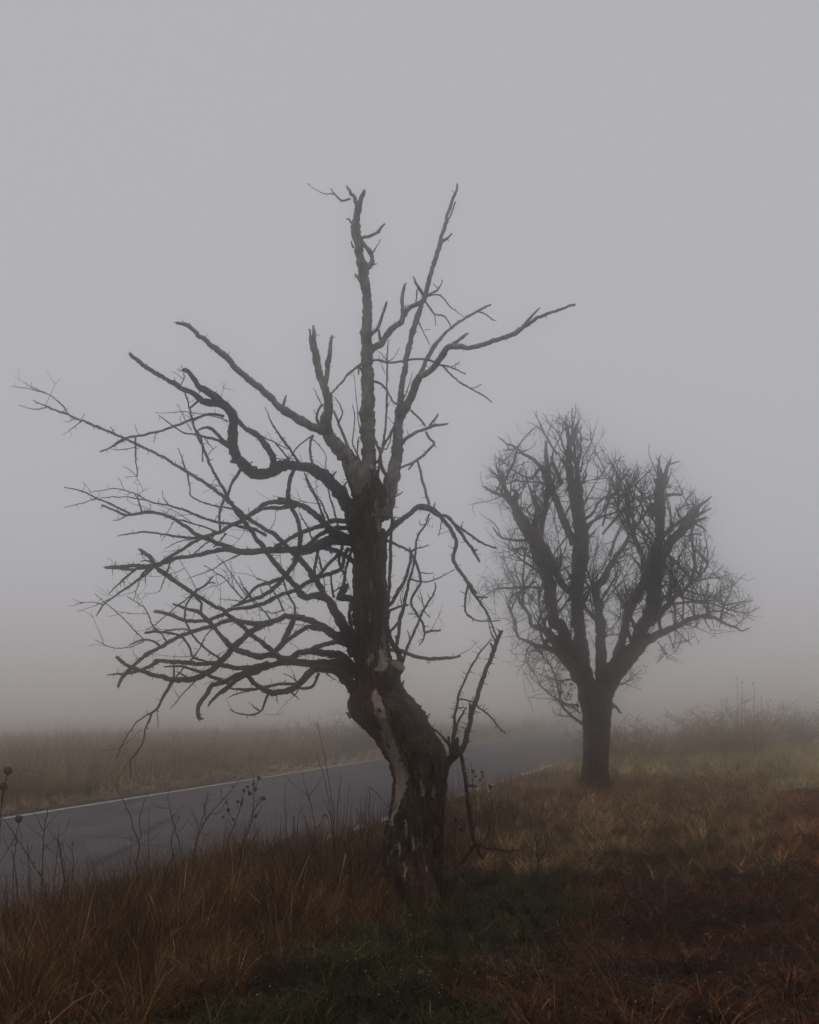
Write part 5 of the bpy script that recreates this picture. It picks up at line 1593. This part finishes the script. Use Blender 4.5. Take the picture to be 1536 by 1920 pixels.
rw = random.Random(64)
ORD = 'leftmost second third fourth fifth sixth seventh eighth ninth tenth eleventh twelfth thirteenth fourteenth fifteenth sixteenth seventeenth rightmost'.split()
for k, bx_ in enumerate(sorted(rw.uniform(-5, 700) for _ in range(18))):
    by_ = 1742 - 0.115 * bx_ - rw.uniform(0, 22)
    h_ = rw.uniform(90, 190) * (0.75 if bx_ > 450 else 1)
    lean_ = rw.gauss(0, 22)
    t_ = 'X: %.0f,%.0f,2.6 %.0f,%.0f,2.2 %.0f,%.0f,1.2' % (bx_ + lean_ * .2, by_ - h_ * .35, bx_ + lean_ * .55 + rw.gauss(0, 4), by_ - h_ * .7, bx_ + lean_, by_ - h_)
    for _ in range(rw.randint(2, 5)):
        f_ = rw.uniform(.45, .9); sx_ = rw.choice((-1, 1)) * rw.uniform(8, 26)
        t_ += '\nX: %.0f,%.0f,1.5 %.0f,%.0f,1.2 %.0f,%.0f,0.8' % (bx_ + lean_ * f_, by_ - h_ * f_, bx_ + lean_ * f_ + sx_ * .6, by_ - h_ * f_ - 12, bx_ + lean_ * f_ + sx_, by_ - h_ * f_ - rw.uniform(18, 38))
    hd_ = [(bx_ + lean_, by_ - h_, rw.uniform(2, 3.4))] if rw.random() < .5 else []
    lab_ = '%s slim weed%s along near road edge, %s, %s' % (ORD[k], '' if k in (0, 17) else ' from left', 'leaning left' if lean_ < -9 else 'leaning right' if lean_ > 9 else 'upright', 'with seed head' if hd_ else 'bare tip')
    plant('slim_weed', lab_, 'weed', t_, (bx_, by_), rw.choice((M['stem'], M['stem_dark'])), 'slim weeds along the near road edge', hd_, seed=200 + k, spur=14, slen=(3, 8))

Rg = 'seed stalks right of the trunk'
plant('seed_stalk', 'round black seed head on a thin stalk beside the near road line', 'weed',
      'N: 385,1080,2.4 390,950,2.2 388,850,2 380,750,1.6', (920, 1600), M['stem_dark'], Rg, [(919, 1475, 4.8)], head_m=M['seed_dark'], seed=40)
plant('seed_stalk', 'small dark seed head just below the round black one', 'weed',
      'N: 410,1080,2.2 400,950,2 395,865,1.6', (926, 1602), M['stem'], Rg, [(923, 1504, 3.6)], head_m=M['seed_dark'], seed=41)
plant('wild_carrot', 'flat brown wild carrot umbel right of the hanging thorny branch', 'plant',
      'N: 370,1200,2.4 375,1080,2.2 415,970,2.2 450,890,2\nN: 375,1040,1.8 345,960,1.6 325,890,1.2', (918, 1610), M['stem'], Rg, [(938, 1509, 7)], head_shape='umbel', head_m=M['seed'], seed=42)
plant('wild_carrot', 'small brown umbel lowest of the seed heads right of the trunk', 'plant',
      'N: 545,1150,2.4 550,1060,2.2 560,990,1.8', (962, 1600), M['stem'], Rg, [(966, 1534, 5.5)], head_shape='umbel', head_m=M['seed_dark'], seed=43)
plant('seed_stalk', 'dark seed head close to the right side of the twisted trunk', 'weed',
      'N: 120,1200,2.2 128,1080,2 133,990,1.6\nN: 150,1200,2 165,1110,1.8 168,1050,1.4', (855, 1612), M['stem_dark'], Rg, [(854, 1536, 4), (864, 1553, 3)], head_m=M['seed_dark'], seed=44)
plant('dock_weed', 'pinkish brown dock seen against the road right of the trunk', 'weed',
      'N: 270,850,2.2 265,760,2 250,650,1.6 245,570,1\nN: 340,850,2.2 325,740,2 315,640,1.4\nN: 270,760,1.6 300,690,1.2', (895, 1560), M['seed'], Rg,
      [(887, 1446, 4), (903, 1448, 4), (892, 1456, 3.4), (906, 1455, 3.4), (886, 1462, 3), (900, 1462, 3.2)], head_m=M['seed'], seed=45)
plant('bare_bush', 'small dark leafless bush in the field right of the dead tree', 'bush',
      'N: 720,1490,6 722,1380,5.5 725,1280,4.5 715,1180,3.4 700,1060,1.6\nN: 700,1490,5 690,1380,4 680,1280,3 690,1180,2\nN: 722,1300,3 780,1200,2.4 790,1100,1.4\nN: 725,1260,2.6 660,1180,2 620,1140,1.2\nN: 750,1490,4 810,1400,3 840,1300,2 830,1180,1.4\nN: 820,1400,2.4 870,1360,1.8 900,1340,1\nN: 690,1390,2.4 640,1300,2 590,1250,1.2\nN: 722,1330,2.4 790,1290,2 850,1260,1.2\nN: 715,1180,2 750,1120,1.6\nN: 600,1300,2 520,1230,1.6 470,1200,1', (1006, 1668), M['stem_dark'], None, spur=9, slen=(5, 14), seed=46, spread=0.8)
Um = 'umbels above the far weeds'
plant('umbel_stalk', 'tall thin umbel stalk standing above the foggy weeds on the right', 'plant',
      'P: 975,720,2.2 975,500,2 978,330,1.8 977,175,1.6\nP: 976,290,1.4 980,272,1.2', (1392, 1425), M['stem'], Um, [(1391, 1281, 3.4), (1392, 1310, 2)], head_shape='umbel', head_m=M['seed'], seed=50)
plant('umbel_stalk', 'thin umbel stalk just right of the tallest in the fog', 'plant',
      'P: 1064,720,2 1064,450,1.8 1063,175,1.4', (1414, 1425), M['stem'], Um, [(1413, 1282, 2.6)], head_shape='umbel', head_m=M['seed'], seed=51)
plant('umbel_stalk', 'thin umbel stalk left of the tallest, its head highest', 'plant',
      'P: 950,720,2 945,450,1.8 938,138,1.4', (1384, 1425), M['stem'], Um, [(1381, 1273, 2.4)], head_shape='umbel', head_m=M['seed'], seed=52)
plant('umbel_stalk', 'short umbel stalk leftmost of those above the foggy weeds', 'plant',
      'P: 830,720,2 828,500,1.8 825,292,1.4', (1353, 1425), M['stem'], Um, [(1352, 1313, 2.4)], head_shape='umbel', head_m=M['seed'], seed=53)
plant('umbel_stalk', 'short umbel stalk rightmost of those above the foggy weeds', 'plant',
      'P: 1120,720,2 1119,500,1.8 1117,275,1.4', (1428, 1425), M['stem'], Um, [(1428, 1308, 2.2)], head_shape='umbel', head_m=M['seed'], seed=54)

# straw tufts and low dead stems that stand out in the field
def tuft(name, label, px, py, n, h, rad, cols, wts, lean=(0.2, 1.4), cat='grass'):
    cx_, cy_ = ground_at(px, py)
    a = rs.rand(n) * 6.28; r = rad * np.sqrt(rs.rand(n))
    xx, yy_ = cx_ + r * np.cos(a), cy_ + r * np.sin(a) * 0.7
    o = blades(name, xx, yy_, h * (0.5 + 0.7 * rs.rand(n)), np.full(n, 0.0019), a + rs.randn(n) * .5, lean[0] * rs.rand(n), lean[1] * (0.4 + 0.8 * rs.rand(n)), palette(n, cols, wts))
    o['kind'] = 'thing'
    tag(o, label, cat)
    return o
ST_ = [(0.22, 0.11, 0.045), (0.15, 0.07, 0.028), (0.09, 0.045, 0.02)]
tuft('straw_tuft', 'small glowing orange tuft of straw in the dark soil below the trunk', 825, 1822, 260, 0.055, 0.075, ST_, [4, 3, 1])
tuft('straw_tuft', 'orange straw tuft beside the dark hollow right of the small bush', 1130, 1690, 420, 0.10, 0.22, ST_, [2, 3, 3])
tuft('straw_tuft', 'thin upright straw tuft at the lower right bottom edge', 1165, 1895, 160, 0.12, 0.12, ST_, [1, 3, 3])
tuft('straw_tuft', 'loose reddish straw tuft in the field near the right edge', 1440, 1912, 220, 0.10, 0.2, ST_, [1, 3, 3])
tuft('green_tuft', 'lush green grass tuft in front of the twisted trunk', 668, 1830, 700, 0.17, 0.26, [(0.05, 0.066, 0.016), (0.036, 0.048, 0.012), (0.075, 0.085, 0.025)], [3, 3, 1], (0.5, 1.9))
tuft('green_tuft', 'lush green grass tuft at the lower centre left', 560, 1855, 520, 0.16, 0.26, [(0.045, 0.058, 0.016), (0.034, 0.044, 0.012), (0.07, 0.075, 0.025)], [3, 3, 1], (0.5, 1.9))
tuft('green_tuft', 'small pale green tuft low on the right in brown weeds', 1250, 1868, 140, 0.06, 0.09, [(0.08, 0.095, 0.035), (0.05, 0.06, 0.02)], [3, 2])

# wiry tangles of dead bramble over the field
def tangle(label, px, py, n, rad, h, seed):
    cx_, cy_ = ground_at(px, py)
    rr = random.Random(seed); mb = MB()
    for k in range(n):
        a = rr.uniform(0, 6.28); r = rad * math.sqrt(rr.random())
        x0, y0 = cx_ + r * math.cos(a), cy_ + r * math.sin(a) * 0.8
        z0 = float(gz(x0, y0)); d = rr.uniform(0, 6.28); ln = rr.uniform(.15, .5)
        P = []
        for j in range(6):
            t = j / 5
            P.append((x0 + math.cos(d + t * .8) * ln * t, y0 + math.sin(d + t * .8) * ln * t, z0 + h * (0.25 + rr.random() * .25) * math.sin(math.pi * (0.15 + .8 * t)) * 2))
        mb.tube(P, np.linspace(.0032, .0014, 6), 4)
        for j in (2, 3, 4):
            q = np.array(P[j]); e = q + np.array([rr.gauss(0, .05), rr.gauss(0, .05), abs(rr.gauss(.03, .03))])
            mb.tube([q, e], [.0018, .001], 3)
    o = new_mesh('bramble_tangle', mb.v, mb.f, M['stem_dark'])
    tag(o, label, 'brambles', 'wiry tangles lying in the field')
tangle('dark wiry bramble tangle in the field right of the small bush', 1190, 1630, 90, 0.55, 0.16, 1)
tangle('wiry bramble tangle in the middle of the brown field at right', 1290, 1740, 110, 0.55, 0.14, 2)
tangle('low bramble tangle in the dark ground at the bottom right', 1200, 1850, 90, 0.42, 0.12, 3)
tangle('bramble tangle at the right edge of the brown field', 1450, 1660, 90, 0.6, 0.15, 4)
tangle('bramble tangle at the lower left corner in the dry grass', 150, 1850, 90, 0.45, 0.2, 5)
tangle('bramble tangle in the dark grass at the bottom left of centre', 430, 1880, 80, 0.4, 0.14, 6)

# shrubs across the road and behind the far tree: one bush of stems and twigs, copied with turns
def shrub_mesh(seed, h=1.0, n=34):
    rr = random.Random(seed)
    st, tw = MB(), MB()
    for k in range(n):
        a = rr.uniform(0, 6.28); r = 0.28 * math.sqrt(rr.random())
        p = np.array([r * math.cos(a), r * math.sin(a), -0.05])
        d = np.array([math.cos(a) * rr.uniform(.1, .75), math.sin(a) * rr.uniform(.1, .75), 1.0]); d /= np.linalg.norm(d)
        ln = h * rr.uniform(.55, 1.1); P = [p]
        for j in range(6):
            d = d + np.array([rr.gauss(0, .13), rr.gauss(0, .13), rr.gauss(0, .08)]); d /= np.linalg.norm(d)
            P.append(P[-1] + d * ln / 6)
        st.tube(P, np.linspace(.008, .003, 7), 4)
        for j in range(2, 7):
            for _ in range(4):
                o = np.array([rr.gauss(0, 1), rr.gauss(0, 1), rr.gauss(.5, .7)]); o /= np.linalg.norm(o)
                e = P[j] + (o * .7 + d * .5) * rr.uniform(.08, .25) * h
                tw.tube([P[j], (P[j] + e) / 2 + o * .01, e], [.004, .0035, .002], 3)
                for _ in range(2):
                    q = P[j] + (e - P[j]) * rr.uniform(.3, 1.05)
                    l1 = np.array([rr.gauss(0, 1), rr.gauss(0, 1), rr.gauss(0, 1)]) * .016
                    l2 = np.array([rr.gauss(0, 1), rr.gauss(0, 1), rr.gauss(0, 1)]) * .007
                    b = len(tw.v); tw.v += [tuple(q), tuple(q + l1 * .5 + l2), tuple(q + l1), tuple(q + l1 * .5 - l2)]; tw.f.append((b, b + 1, b + 2, b + 3))
    s = bpy.data.meshes.new('stems'); s.from_pydata(st.v, [], st.f); s.materials.append(M['shrub'])
    t = bpy.data.meshes.new('crown'); t.from_pydata(tw.v, [], tw.f); t.materials.append(M['shrub'])
    return s, t
SH = [shrub_mesh(k) for k in (101, 102, 103)]
def shrub(px, py, hpx, wide, label, group, k):
    x_, y_ = ground_at(px, py)
    s = hpx / F_PX * y_
    root = empty('roadside_shrub', (x_, y_, float(gz(x_, y_)) - 0.02))
    root.rotation_euler.z = k * 1.7
    root.scale = (s * wide, s * wide, s)
    tag(root, label, 'shrub', group)
    for nm, me in zip(('stems', 'crown'), SH[k % 3]):
        o = bpy.data.objects.new(nm, me); COL.objects.link(o); o.parent = root
G1 = 'shrubs across the road'; G2 = 'shrubs behind the fog-faded tree'
shrub(25, 1500, 85, 1.5, 'weedy shrub across the road at the far left edge', G1, 0)
shrub(110, 1490, 80, 1.8, 'brown shrub across the road above the branching weed', G1, 1)
shrub(205, 1468, 63, 1.9, 'darker low shrub across the road behind the forked sapling tip', G1, 2)
shrub(330, 1450, 60, 2.0, 'olive shrub across the road right of the dangling twigs', G1, 3)
shrub(455, 1434, 55, 2.0, 'low shrub across the road above the dock weeds', G1, 4)
shrub(560, 1426, 63, 2.0, 'foggy shrub across the road left of the tallest grass stalk', G1, 5)
shrub(640, 1418, 72, 1.7, 'tallest foggy shrub across the road just left of the twisted trunk', G1, 6)
shrub(925, 1380, 37, 2.6, 'faint shrub across the road beyond the thorny shoot', G1, 7)
shrub(1010, 1372, 34, 2.8, 'faintest shrub across the road just left of the fog-faded tree', G1, 8)
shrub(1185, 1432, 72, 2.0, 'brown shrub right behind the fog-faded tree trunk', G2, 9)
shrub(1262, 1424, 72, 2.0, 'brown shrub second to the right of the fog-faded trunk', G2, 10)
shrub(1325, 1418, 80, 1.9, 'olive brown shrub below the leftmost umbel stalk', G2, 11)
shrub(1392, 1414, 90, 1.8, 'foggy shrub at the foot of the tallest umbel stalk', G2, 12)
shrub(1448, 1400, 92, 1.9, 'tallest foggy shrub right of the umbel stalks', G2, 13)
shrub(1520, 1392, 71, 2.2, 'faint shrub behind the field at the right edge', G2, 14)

# ------------------------------------------------------------------ the fog itself
vx = [(-415, -75, -11.4), (415, -75, -11.4), (415, 435, -11.4), (-415, 435, -11.4), (-415, -75, 8.6), (415, -75, 8.6), (415, 435, 8.6), (-415, 435, 8.6)]
fg = [(0, 3, 2, 1), (4, 5, 6, 7), (0, 1, 5, 4), (1, 2, 6, 5), (2, 3, 7, 6), (3, 0, 4, 7)]
fm = bpy.data.materials.new('haze'); fm.use_nodes = True
fm.node_tree.nodes.clear()
pv = fm.node_tree.nodes.new('ShaderNodeVolumePrincipled')
pv.inputs['Color'].default_value = FOG_COLOR
pv.inputs['Density'].default_value = FOG_DENSITY
pv.inputs['Anisotropy'].default_value = FOG_G
mo = fm.node_tree.nodes.new('ShaderNodeOutputMaterial')
fm.node_tree.links.new(pv.outputs[0], mo.inputs['Volume'])
haze = new_mesh('haze', vx, fg, fm, smooth=False)
tag(haze, 'even grey fog filling the air over road and field', 'fog', kind='stuff')
